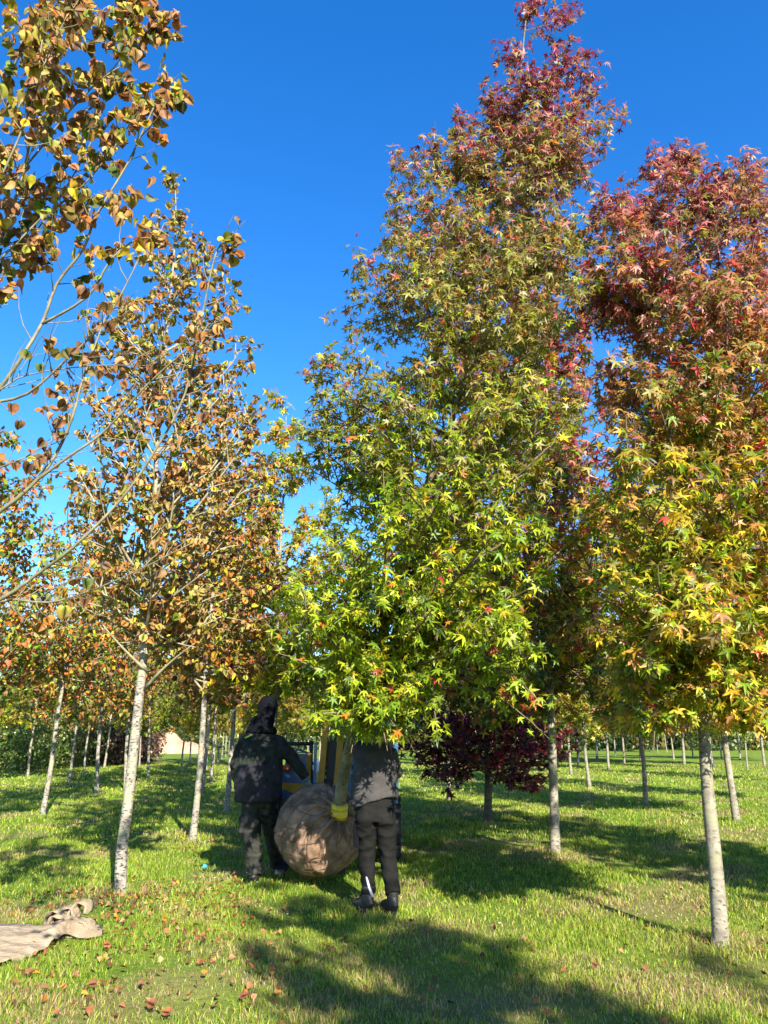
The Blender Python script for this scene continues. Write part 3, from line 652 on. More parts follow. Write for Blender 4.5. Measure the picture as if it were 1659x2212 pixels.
def tractor():
    X = lambda px, D: at(px, 1700, D).x
    root = empty('tractor', (-.55, 10.4, 0), 'compact blue and yellow tractor with a black mast, behind the root ball', 'tractor')
    P = root
    m = MB(); m.box((-1.08, 9.75, .38), (.02, 11.9, .62)); m.build('chassis', M['black_metal'], P, bevel=.02)
    # left body panel, with curved top
    prof = [(-1.30, .52), (-.82, .52), (-.80, 1.02), (-.90, 1.13), (-1.12, 1.17), (-1.28, 1.08)]
    def prism(pts, y0, y1):
        n = len(pts); vs = [(x, y0, z) for x, z in pts] + [(x, y1, z) for x, z in pts]
        return vs, [tuple(range(n)), tuple(range(2 * n - 1, n - 1, -1))] + [(i, i + n, (i + 1) % n + n, (i + 1) % n) for i in range(n)]
    m = MB(); m.add(*prism(prof, 9.72, 11.4)); hood = m.build('bonnet', M['blue'], P, bevel=.03, seg=3)
    # yellow sweep on the front of the bonnet: follows a curve
    pts_t = []; pts_b = []
    for i in range(12):
        f = i / 11; x = -1.26 + f * .43; pts_t.append((x, .93 - .05 * f * f)); pts_b.append((x, .86 - .19 * f ** 1.6))
    m = MB(); m.add(*prism(pts_b + pts_t[::-1], 9.700, 9.722)); m.build('yellow_stripe', M['yellow_dark'], hood, smooth=False)
    m = MB(); m.box((-1.235, 9.64, 1.075), (-1.13, 9.72, 1.125)); m.build('work_light', M['orange'], hood, bevel=.012)
    # small windscreen hoop and handle
    m = MB(); m.tube([(-1.20, 9.9, 1.10), (-1.17, 9.9, 1.24), (-1.05, 9.9, 1.30), (-.93, 9.9, 1.26), (-.86, 9.9, 1.12)], .014, 8); m.build('hand_rail', M['blue'], hood)
    m = MB(); m.box((-1.12, 9.93, 1.13), (-.90, 9.95, 1.25)); m.build('instrument_panel', M['grey_metal'], hood, bevel=.01)
    # guard rail on the left
    m = MB(); m.tube([(-1.22, 9.62, .62), (-1.22, 9.62, 1.32), (-1.20, 9.62, 1.37), (-.84, 9.58, 1.37)], .022, 10); m.tube([(-.86, 9.58, .78), (-.86, 9.58, 1.40)], .020, 10)
    m.build('guard_rail', M['black_metal'], P)
    m = MB(); m.box((-.815, 9.42, .78), (-.785, 9.50, 1.38)); m.build('blue_upright', M['blue_light'], P, bevel=.006)
    m = MB(); m.box((-.90, 9.44, .86), (-.845, 9.48, 1.27)); m.build('yellow_upright', M['yellow_dark'], P, bevel=.006)
    # mast
    def rail(px0, px1, name):
        a = at(px0, 1706, 9.13); b_ = at(px1, 1540, 9.20); d = (b_ - a); e = a + d * 2.3; s = a - d * .75
        m = MB(); 
        for (dx, wx, dy) in ((0, .034, .05),):
            n = 4; vs = []
            for q in (s, e):
                vs += [q + Vector((-wx, -dy, 0)), q + Vector((wx, -dy, 0)), q + Vector((wx, dy, 0)), q + Vector((-wx, dy, 0))]
            m.add(vs, [(3, 2, 1, 0), (4, 5, 6, 7), (0, 1, 5, 4), (1, 2, 6, 5), (2, 3, 7, 6), (3, 0, 4, 7)])
        return m.build(name, M['yellow_dark'], P, bevel=.008)
    rail(692, 707, 'mast_rail'); rail(726, 741, 'mast_rail')
    a = at(716, 1640, 9.5); b_ = at(724, 1530, 9.55); d = b_ - a
    m = MB(); m.tube([a - d * .9, a, b_, b_ + d * 1.0], [.045, .045, .042, .042], 18); m.build('lift_cylinder', M['black_metal'], P)
    l0 = at(694, 1705, 9.25).x; r0 = at(746, 1705, 9.25).x
    m = MB(); m.box((l0, 9.20, .35), (r0, 9.30, 1.40)); cp = m.build('carriage', M['black_metal'], P, bevel=.012)
    m = MB()
    for z in (1.00, 1.07, 1.14): m = MB(); m.box((l0 + .035, 9.192, z), (l0 + .055, 9.202, z + .03)); m.build('mark', M['mint'], cp, smooth=False)
    for fx in (-1.06, -.44):
        m = MB(); m.box((fx - .05, 8.55, .11), (fx + .05, 9.25, .155)); m.box((fx - .05, 9.20, .11), (fx + .05, 9.26, .80)); m.build('fork', M['black_metal'], P, bevel=.008)
    m = MB(); m.box((-1.2, 9.28, .42), (.0, 9.36, .52)); m.box((-1.2, 9.28, .70), (.0, 9.36, .78)); m.build('fork_bar', M['black_metal'], P, bevel=.01)
    # cab
    x0, x1, y0, y1 = -.46, .17, 9.75, 11.3; zt = 2.42
    m = MB()
    for x in (x0, x1 - .06):
        for y in (y0, y1): m.box((x, y, .75), (x + .06, y + .06, zt))
    m.box((x0 + .06, y0 + .004, 1.12), (x1 - .06, y0 + .056, 1.20)); m.box((x0, y0, zt + .002), (x1, y1 + .06, zt + .09))
    m.box((x0 + .003, y0 + .07, .62), (x1 - .003, y1 - .01, 1.02))
    cab = m.build('cab', M['blue_light'], P, bevel=.012)
    m = MB(); m.box((x0 + .06, y0 + .02, 1.20), (x1 - .06, y0 + .03, zt)); m.build('windscreen', M['glass'], cab, smooth=False)
    m = MB(); m.box((x1 - .03, y0 + .06, 1.03), (x1 - .02, y1, zt)); m.build('side_window', M['glass'], cab, smooth=False)
    m = MB(); m.box((x0 + .02, y0 + .06, 1.03), (x0 + .03, y1, zt)); m.build('side_window', M['glass'], cab, smooth=False)
    m = MB(); m.box((-.32, 10.4, .95), (.04, 10.8, 1.08)); m.box((-.32, 10.75, 1.05), (.04, 10.87, 1.65)); m.build('seat', M['rubber'], cab, bevel=.03)
    m = MB(); c = at(886, 1545, 9.7)
    m.tube([(x1, 9.76, 1.45), (x1 + .07, 9.72, 1.50), (c.x - .01, 9.72, 1.52), (c.x - .01, 9.72, c.z - .02)], .012, 8); arm = m.build('mirror_arm', M['black_metal'], cab)
    m = MB(); m.box((c.x - .065, 9.66, c.z - .12), (c.x + .065, 9.72, c.z + .12)); m.build('mirror', M['black_metal'], arm, bevel=.03, seg=4)
    wheel(-1.14, 10.0, .37, .22, -1, P); wheel(.09, 10.0, .37, .22, 1, P); wheel(-1.14, 11.5, .37, .22, -1, P); wheel(.09, 11.5, .37, .22, 1, P)
    return root

# ------------------------------------------------------------------ more materials
def burlap(name, c1, c2, soil=None):
    m = simple(name, c1, .9, vary=.1, spec=.15); n = m.node_tree; b = [x for x in n.nodes if x.type == 'BSDF_PRINCIPLED'][0]
    tc = [x for x in n.nodes if x.type == 'TEX_COORD'][0]
    for l in list(b.inputs['Base Color'].links): n.links.remove(l)
    nz = n.nodes.new('ShaderNodeTexNoise'); nz.inputs['Scale'].default_value = 7; nz.inputs['Detail'].default_value = 9; nz.inputs['Roughness'].default_value = .65
    rp = n.nodes.new('ShaderNodeValToRGB'); e = rp.color_ramp.elements; e[0].position = .33; e[0].color = tuple(c2) + (1,); e[1].position = .66; e[1].color = tuple(c1) + (1,)
    n.links.new(tc.outputs['Object'], nz.inputs['Vector']); n.links.new(nz.outputs['Fac'], rp.inputs[0]); n.links.new(rp.outputs[0], b.inputs['Base Color'])
    hs_ = []
    for d in ('X', 'Z'):
        wv = n.nodes.new('ShaderNodeTexWave'); wv.bands_direction = d; wv.inputs['Scale'].default_value = 60; wv.inputs['Distortion'].default_value = 3; wv.inputs['Detail'].default_value = 2
        n.links.new(tc.outputs['Object'], wv.inputs['Vector']); hs_.append(wv)
    ad = n.nodes.new('ShaderNodeMath'); n.links.new(hs_[0].outputs['Fac'], ad.inputs[0]); n.links.new(hs_[1].outputs['Fac'], ad.inputs[1])
    n3 = n.nodes.new('ShaderNodeTexNoise'); n3.inputs['Scale'].default_value = 22; n3.inputs['Detail'].default_value = 6; n.links.new(tc.outputs['Object'], n3.inputs['Vector'])
    a2 = n.nodes.new('ShaderNodeMath'); a2.operation = 'MULTIPLY_ADD'; a2.inputs[1].default_value = 5; n.links.new(n3.outputs['Fac'], a2.inputs[0]); n.links.new(ad.outputs[0], a2.inputs[2])
    bp = n.nodes.new('ShaderNodeBump'); bp.inputs['Strength'].default_value = .6; bp.inputs['Distance'].default_value = .006
    n.links.new(a2.outputs[0], bp.inputs['Height']); n.links.new(bp.outputs[0], b.inputs['Normal'])
    return m
M['burlap'] = burlap('burlap_soil', (.42, .27, .17), (.13, .08, .05))
M['burlap_pale'] = burlap('burlap_cloth', (.38, .30, .20), (.25, .19, .12))
M['wire'] = simple('rusty_wire', (.10, .065, .045), .6, .4)
M['yellow'] = simple('yellow_strap', (.62, .43, .02), .5, vary=.2, scale=30, bump=.2)
M['yellow_dark'] = simple('yellow_paint', (.30, .165, .004), .65, vary=.25, scale=8)
M['blue'] = simple('blue_paint', (.025, .06, .16), .3, vary=.2, scale=6)
M['blue_light'] = simple('light_blue_paint', (.05, .16, .34), .3, vary=.2, scale=6)
M['orange'] = simple('orange_lens', (.62, .12, .01), .25)
M['mint'] = simple('pale_mint_decal', (.25, .5, .35), .5)
M['grey_metal'] = simple('grey_panel', (.14, .16, .19), .4)
M['black_metal'] = simple('black_steel', (.012, .013, .016), .5, .3, vary=.4, scale=10)
M['rubber'] = simple('rubber', (.012, .012, .012), .85, vary=.4, scale=20, bump=.3)
M['skin'] = simple('skin', (.36, .19, .13), .55, vary=.08)
M['eye'] = simple('eye', (.25, .22, .2), .2)
M['hair'] = simple('dark_hair', (.025, .018, .013), .6, vary=.4, scale=60, bump=.5)
M['black_cloth'] = simple('black_cloth', (.0035, .004, .006), .95, vary=.3, scale=30, bump=.3, bscale=120, spec=.1)
M['jacket'] = simple('dark_olive_jacket', (.013, .016, .012), .8, vary=.75, scale=16, bump=.35, bscale=70, spec=.25)
M['jacket_dark'] = simple('charcoal_jacket_panel', (.011, .011, .015), .7, vary=.25, scale=9, bump=.3, bscale=80, spec=.25)
M['trouser_dapple'] = simple('dappled_grey_green_trousers', (.027, .027, .022), .85, vary=.6, scale=11, bump=.4, bscale=60, spec=.15)  # strong mottling imitates dappled light; the cloth itself is plain grey-green
M['trouser_dark'] = simple('dark_work_trousers', (.0075, .0073, .0065), .85, vary=.3, scale=7, bump=.35, bscale=70, spec=.15)
M['sweat'] = simple('grey_sweatshirt', (.046, .043, .041), .92, vary=.18, scale=10, bump=.3, bscale=150, spec=.1)
M['boot'] = simple('black_leather_boot', (.014, .013, .012), .55, vary=.5, scale=25, bump=.4)
M['reflect'] = simple('reflective_tape', (.5, .53, .58), .35, .2, vary=.08)
M['hivis'] = simple('yellow_green_patch', (.35, .5, .03), .6)
M['glove_teal'] = simple('grey_teal_glove', (.06, .14, .15), .7, vary=.5, scale=30)
def glass():
    m, n, b, o = new_mat('cab_glass'); b.inputs['Base Color'].default_value = (.10, .16, .24, 1); b.inputs['Roughness'].default_value = .05
    b.inputs['Transmission Weight'].default_value = .75; b.inputs['IOR'].default_value = 1.45; return m
M['glass'] = glass()

# ------------------------------------------------------------------ ground
def lownoise(x, y, seed, f):
    r_ = np.random.default_rng(seed); s = 0
    for k in range(7):
        a = r_.uniform(0, 6.28); ff = f * r_.uniform(.5, 1.8); s = s + np.sin((x * np.cos(a) + y * np.sin(a)) * ff + r_.uniform(0, 6.28))
    return s / 7 ** .5
trunk_feet = [ground(262, 1935), ground(1557, 2045), ground(415, 1815), ground(1205, 1845)]
def straw_field(x, y):
    straw = sstep(.2, 1.5, lownoise(x, y, 9, 2.2) + .6 * lownoise(x, y, 10, 6)) * .7
    for f, a in zip(trunk_feet, (.5, .7, .4, .8)): straw = np.maximum(straw, a * np.exp(-(np.hypot(x - f.x, y - f.y) / .45) ** 2))
    for (px_, py_, rr, a) in ((1180, 1850, .5, .8), (1400, 1965, .5, .9), (1450, 2130, .4, .8), (1120, 2160, .35, .9), (720, 2150, .4, .7), (900, 2120, .45, .8), (985, 2010, .3, .8), (1620, 1800, .6, .9), (1010, 1755, .7, .7), (1270, 2080, .3, .6), (560, 2060, .35, .5), (1560, 2150, .3, .8)):
        f = ground(px_, py_); b_ = a * np.exp(-(np.hypot((x - f.x) * .7, y - f.y) / rr) ** 2 + .5 * lownoise(x, y, 20, 5)); straw = np.maximum(straw, np.clip(b_, 0, 1.1))
    return straw * .62
def ground_mat():
    m, n, b, o = new_mat('meadow_turf')
    tc = n.nodes.new('ShaderNodeTexCoord')
    def nz(s, d=6, r_=.6):
        x = n.nodes.new('ShaderNodeTexNoise'); x.inputs['Scale'].default_value = s; x.inputs['Detail'].default_value = d; x.inputs['Roughness'].default_value = r_
        n.links.new(tc.outputs['Object'], x.inputs['Vector']); return x
    def ramp(x, stops):
        r_ = n.nodes.new('ShaderNodeValToRGB'); e = r_.color_ramp.elements
        while len(e) < len(stops): e.new(.5)
        for k, (p, c) in enumerate(stops): e[k].position = p; e[k].color = tuple(c) + (1,)
        n.links.new(x.outputs['Fac'], r_.inputs[0]); return r_
    a = ramp(nz(1.1, 8), [(.30, (.08, .13, .012)), (.5, (.13, .20, .02)), (.70, (.20, .25, .035))])
    bb = ramp(nz(22, 6, .7), [(.3, (.55, .55, .5)), (.7, (1.25, 1.25, 1.2))])
    c = ramp(nz(.55, 5), [(.56, (0, 0, 0)), (.72, (1, 1, 1))])
    mu = n.nodes.new('ShaderNodeMix'); mu.data_type = 'RGBA'; mu.blend_type = 'MULTIPLY'; mu.inputs['Factor'].default_value = 1
    n.links.new(a.outputs[0], mu.inputs['A']); n.links.new(bb.outputs[0], mu.inputs['B'])
    mx = n.nodes.new('ShaderNodeMix'); mx.data_type = 'RGBA'; mx.inputs['B'].default_value = (.23, .17, .085, 1)
    ml = n.nodes.new('ShaderNodeMath'); ml.operation = 'MULTIPLY'; ml.inputs[1].default_value = .55
    n.links.new(c.outputs[0], ml.inputs[0]); va = n.nodes.new('ShaderNodeAttribute'); va.attribute_name = 'Col'; mm = n.nodes.new('ShaderNodeMath'); mm.operation = 'MAXIMUM'; n.links.new(ml.outputs[0], mm.inputs[0]); n.links.new(va.outputs['Fac'], mm.inputs[1]); n.links.new(mm.outputs[0], mx.inputs['Factor']); n.links.new(mu.outputs['Result'], mx.inputs['A'])
    n.links.new(mx.outputs['Result'], b.inputs['Base Color']); b.inputs['Roughness'].default_value = .95; b.inputs['Specular IOR Level'].default_value = .1
    bp = n.nodes.new('ShaderNodeBump'); bp.inputs['Strength'].default_value = .8; bp.inputs['Distance'].default_value = .04
    n.links.new(nz(16, 8, .75).outputs['Fac'], bp.inputs['Height']); n.links.new(bp.outputs[0], b.inputs['Normal'])
    return m
def build_ground():
    xs = np.concatenate([[-600, -250, -120, -70], np.arange(-45, 45.1, .3), [70, 120, 250, 600]])
    ys = np.concatenate([[-300, -100, -40], np.arange(-12, 60.1, .3), [75, 100, 150, 250, 500, 900]])
    X, Y = np.meshgrid(xs, ys); fade = np.clip((62 - np.abs(Y)) / 10, 0, 1) * np.clip((46 - np.abs(X)) / 8, 0, 1)
    Z = gz(X, Y) * fade
    V = np.stack([X, Y, Z], -1).reshape(-1, 3); nx = len(xs); ny = len(ys)
    i = (np.arange(ny - 1)[:, None] * nx + np.arange(nx - 1)[None]).ravel()
    T = np.concatenate([np.stack([i, i + 1, i + nx + 1], 1), np.stack([i, i + nx + 1, i + nx], 1)])
    st = np.clip(straw_field(V[:, 0], V[:, 1]) * 1.1, 0, .6) * (np.abs(V[:, 1] - 10) < 40); me = np_mesh('ground', V, T, np.repeat(st[:, None], 3, 1)); me.polygons.foreach_set('use_smooth', [True] * len(me.polygons))
    o = link('ground', me, ground_mat()); o['kind'] = 'structure'
build_ground()

def grass():
    rng = np.random.default_rng(1); PX = []; PY = []; SC = []; WD = []
    for d0, d1, dens, sc, wd in ((2.6, 4.4, 2600, 1.0, .0048), (4.4, 7, 5600, .92, .0045), (7, 12, 2600, .95, .0075), (12, 22, 560, 1.1, .014), (22, 45, 110, 1.3, .030)):
        wmax = .56 * d1 + 1.6; N = int((d1 - d0) * 2 * wmax * dens); x = rng.uniform(-wmax, wmax, N); y = rng.uniform(d0, d1, N)
        k = np.abs(x) < .56 * y + 1.6; x = x[k]; y = y[k]
        tuft = lownoise(x, y, 3, 5.0) + .6 * lownoise(x, y, 4, 14.0)
        k = rng.random(len(x)) < np.clip(.60 + .30 * tuft, .22, 1); x = x[k]; y = y[k]; tuft = tuft[k]
        PX.append(x); PY.append(y); SC.append(sc * np.clip(1 + .25 * tuft, .5, 1.6) * rng.uniform(.6, 1.35, len(x))); WD.append(np.full(len(x), wd))
    x = np.concatenate(PX); y = np.concatenate(PY); sc = np.concatenate(SC); wd = np.concatenate(WD); N = len(x)
    for f in trunk_feet:                                          # longer straw round the trunk feet
        d = np.hypot(x - f.x, y - f.y); sc = sc * (1 + .8 * np.exp(-(d / .30) ** 2))
    K = [(-330, 2060, .40), (-220, 2058, .50), (-100, 2057, .56), (-20, 2056, .54), (40, 2050, .46), (85, 2042, .34), (118, 2034, .22), (146, 2027, .12), (175, 2030, .10), (200, 2033, .07), (218, 2036, .03)]
    G_ = [ground(a, b) for a, b, c in K]; kx = [g_.x for g_ in G_]; xs_ = x + (y - 6.15) * .44; hw = np.interp(xs_, kx, [k_[2] for k_ in K]); yc = np.interp(xs_, kx, [g_.y for g_ in G_])
    sc = np.where((xs_ < kx[-1]) & (xs_ > kx[0]) & (np.abs(y - yc) < hw + .03), sc * .25, sc)          # pressed down under the sack
    stw = straw_field(x, y); sc = sc * (1 - .45 * np.clip(stw, 0, 1) * (rng.random(N) < .7))
    h = .050 * sc; an = rng.uniform(0, 6.283, N); az = rng.uniform(0, 6.283, N); ln = rng.uniform(.15, .95, N) * h
    dx = np.cos(an) * wd * .5; dy = np.sin(an) * wd * .5; lx = np.cos(az) * ln; ly = np.sin(az) * ln
    z = gz(x, y) - .004
    V = np.empty((N, 5, 3)); V[:, 0] = np.stack([x - dx, y - dy, z], 1); V[:, 1] = np.stack([x + dx, y + dy, z], 1)
    V[:, 2] = np.stack([x - dx * .8 + lx * .35, y - dy * .8 + ly * .35, z + h * .6], 1); V[:, 3] = np.stack([x + dx * .8 + lx * .35, y + dy * .8 + ly * .35, z + h * .6], 1)
    V[:, 4] = np.stack([x + lx, y + ly, z + h * (1.05 - .3 * ln / h)], 1)
    T = (np.array([[0, 1, 3], [0, 3, 2], [2, 3, 4]])[None] + (np.arange(N) * 5)[:, None, None]).reshape(-1, 3)
    straw = straw_field(x, y)
    ye = sstep(-.6, 1.4, lownoise(x, y, 12, 1.1))
    c = pick(rng, N, [(1.0, (.17, .27, .022)), (.6 + .9 * ye, (.31, .37, .035)), (.35, (.09, .16, .016)), (.22 + .3 * ye, (.40, .38, .09)), (.05 + straw * 4.5, (.42, .31, .15)), (.03 + straw * 2.4, (.22, .145, .07))])
    me = np_mesh('grass', V.reshape(-1, 3), T, np.repeat(np.clip(c, 0, 1)[:, None], 5, 1).reshape(-1, 3))
    o = link('grass', me, M['grass']); tag(o, 'short bright green grass covering the nursery ground', 'grass', None, 'stuff')
grass()

def litter():
    rng = np.random.default_rng(7)
    def cloud(n, cx, cy, sx, sy): return np.stack([rng.normal(cx, sx, n), rng.normal(cy, sy, n)], 1)
    f1, f2, f3 = ground(262, 1935), ground(415, 1815), ground(1557, 2045)
    XY = np.concatenate([cloud(260, f1.x + .3, f1.y - .1, .55, .55), cloud(330, -1.6, 7.0, .7, .9), cloud(240, -1.9, 5.7, .8, .7), cloud(90, f2.x + .3, f2.y - .3, .4, .8), cloud(150, -3.5, 8, 2.0, 3.0), cloud(90, 3.0, 6.0, .5, .5), cloud(120, 1.5, 8, 2.5, 2.5), cloud(140, -4, 14, 4, 4), cloud(60, 0, 5.5, 1.2, .8)])
    XY = XY[(XY[:, 1] > 3.5) & ~((XY[:, 0] < -2.5) & (XY[:, 1] > 5.7) & (XY[:, 1] < 6.6))]; N = len(XY)
    P = np.stack([XY[:, 0], XY[:, 1], gz(XY[:, 0], XY[:, 1]) + rng.uniform(.02, .05, N)], 1)
    tip = rng.normal(0, 1, (N, 3)); tip[:, 2] *= .35; nor = rng.normal(0, .45, (N, 3)); nor[:, 2] += .9
    col = pick(rng, N, [(1, (.25, .095, .03)), (.8, (.16, .06, .022)), (.5, (.30, .17, .07)), (.25, (.40, .17, .02)), (.4, (.08, .035, .02))])
    o = leaves('leaf_litter', SHEART, P, tip, nor, rng.uniform(.024, .045, N), col, rng, .8, M['litter']); tag(o, 'scattered brown and orange fallen leaves lying in the grass', 'fallen leaves', None, 'stuff')
    # the largest fallen leaves near the camera
    spots = [(365, 2205, 1.15), (332, 2190, 1.2), (205, 2148, 1.2), (60, 2130, 1.0), (235, 2060, 1.1), (265, 2040, 1.0), (405, 2172, 1.0), (520, 2172, 1.0), (655, 2078, .9), (583, 2115, .9), (380, 2010, .9), (400, 2025, .8), (130, 2160, .9), (300, 2150, .8), (720, 1990, .9), (315, 1950, .8), (430, 1940, .8), (540, 1960, .8), (1230, 2150, .8), (1290, 2090, .9)]
    rn = random.Random(3)
    for i, (px, py, s) in enumerate(spots):
        g = ground(px, py); c = rn.choice([(.24, .085, .03), (.16, .06, .025), (.34, .15, .03)])
        big = s * .044
        yd = rn.uniform(-1, 1)
        o = leaves('fallen_leaf', HEART, np.array([[g.x, g.y, float(gz(g.x, g.y)) + .045]]), np.array([[rn.uniform(-1, 1), yd, .15]]), np.array([[rn.uniform(-.4, .4), -.5, .8]]), np.array([big]), np.array([c]), np.random.default_rng(i), .7, M['litter'])
        rebase(o, (g.x, g.y, 0)); tag(o, 'curled brown leaf fallen on the sunlit grass in the foreground', 'fallen leaf', 'large fallen leaves in the foreground')
litter()

# ------------------------------------------------------------------ burlap sack lying on the grass
def sack():
    K = [(-330, 2060, .40), (-220, 2058, .50), (-100, 2057, .56), (-20, 2056, .54), (40, 2050, .46), (85, 2042, .34), (118, 2034, .22), (146, 2027, .12), (175, 2030, .10), (200, 2033, .07), (218, 2036, .03)]
    nu, nv = 150, 60; V = []; F = []
    for i in range(nu + 1):
        f = i / nu * (len(K) - 1); k = min(int(f), len(K) - 2); f -= k
        px, py, hw = [K[k][c] * (1 - f) + K[k + 1][c] * f for c in range(3)]; g = ground(px, py); pinch = math.exp(-((px - 150) / 45) ** 2)
        for j in range(nv + 1):
            v = 2 * j / nv - 1; w_ = hw * (1 + .10 * noise.noise(Vector((g.x * 3, v * 1.2, 0))))
            y = g.y + v * w_; q = Vector((g.x * 1.6, y * 3.2, 0))
            z = .045 + .030 * (1 - v ** 4) + .030 * noise.noise(q) + .016 * (1 - 2.5 * abs(noise.noise(q * 2.1 + Vector((5, 0, 0))))) + .006 * noise.noise(q * 8) + pinch * (.05 * (1 - v * v) + .018 * math.sin(v * 11 + px * .05))
            V.append((g.x + (y - g.y) * g.x / g.y + .03 * noise.noise(Vector((v * 3, g.x, 2))), y, max(z, .03)))
    for i in range(nu):
        for j in range(nv): a = i * (nv + 1) + j; F.append((a, a + nv + 1, a + nv + 2, a + 1))
    def ribbon(c, rx, rz, an, wd, tilt, t0=0, t1=6.283):
        b = len(V); n = 26; c = Vector(c)
        for k in range(n + 1):
            a = t0 + (t1 - t0) * k / n; x = math.cos(a) * rx; z = math.sin(a) * rz
            p = c + Vector((x * math.cos(an) - z * math.sin(an), 0, x * math.sin(an) + z * math.cos(an)))
            for j in range(5):
                e = (j / 4 - .5) * wd; V.append((p.x + e * .3 + .008 * noise.noise(p * 22), p.y + e + tilt * z, max(.03, p.z + .012 * math.sin(j * 2 + a * 3))))
        for k in range(n):
            for j in range(4): q = b + k * 5 + j; F.append((q, q + 5, q + 6, q + 1))
    g = ground(146, 2026) + Vector((0, 0, .075))
    ribbon(g + Vector((-.08, .02, .035)), .085, .060, -.4, .10, .3); ribbon(g + Vector((-.06, -.03, .03)), .060, .050, -.2, .09, .1); ribbon(g + Vector((-.02, .03, .06)), .055, .065, .3, .10, .4)
    ribbon(g + Vector((.09, -.03, -.01)), .085, .060, .1, .14, .2); ribbon(g + Vector((.10, -.05, -.01)), .055, .040, .4, .12, .1); ribbon(g + Vector((.05, .06, .08)), .05, .075, -.5, .10, .5, .3, 4.2)
    me = bpy.data.meshes.new('burlap_sack'); me.from_pydata(V, [], F); me.update(); me.polygons.foreach_set('use_smooth', [True] * len(F))
    o = link('burlap_sack', me, M['burlap_pale']); rebase(o, ground(0, 2050)); sm = o.modifiers.new('thick', 'SOLIDIFY'); sm.thickness = .008
    tag(o, 'pale burlap sack lying knotted on the grass at the left edge', 'sack')
sack()

# small litter scrap and daisies
g = ground(440, 1885); m = MB(); m.add([(g.x - .02, g.y, .05), (g.x + .025, g.y - .01, .055), (g.x + .03, g.y + .02, .075), (g.x - .01, g.y + .025, .085), (g.x, g.y, .04)], [(0, 1, 2, 3), (4, 2, 1), (4, 3, 2)])
M['cyan'] = simple('turquoise_plastic', (.05, .45, .5), .4)
o = m.build('plastic_scrap', M['cyan'], None, smooth=False); rebase(o, (g.x, g.y, 0)); tag(o, 'tiny turquoise scrap of plastic in the grass right of the pale trunks', 'litter scrap')
M['glove_green'] = simple('green_stem', (.12, .2, .03), .7)
M['petal'] = simple('white_petals', (.8, .8, .74), .7)
for i, (px, py) in enumerate(((463, 1908), (555, 1918), (405, 1960), (1080, 2010), (620, 1990))):
    g = ground(px, py); m = MB(); z = .05
    for k in range(8):
        a = k * math.pi / 4; m.add([(g.x, g.y, z), (g.x + .010 * math.cos(a - .3), g.y + .010 * math.sin(a - .3), z + .004), (g.x + .013 * math.cos(a), g.y + .013 * math.sin(a), z + .006), (g.x + .010 * math.cos(a + .3), g.y + .010 * math.sin(a + .3), z + .004)], [(0, 1, 2, 3)])
    k_ = len(m.f); m.tube([(g.x, g.y, .0), (g.x + .002, g.y, z)], .0012, 4); o = m.build('daisy', [M['petal'], M['glove_green']], None, smooth=False); o.data.polygons.foreach_set('material_index', [0] * k_ + [1] * (len(m.f) - k_)); rebase(o, (g.x, g.y, 0)); tag(o, 'tiny white daisy head standing in the short grass', 'flower', 'daisies in the grass')

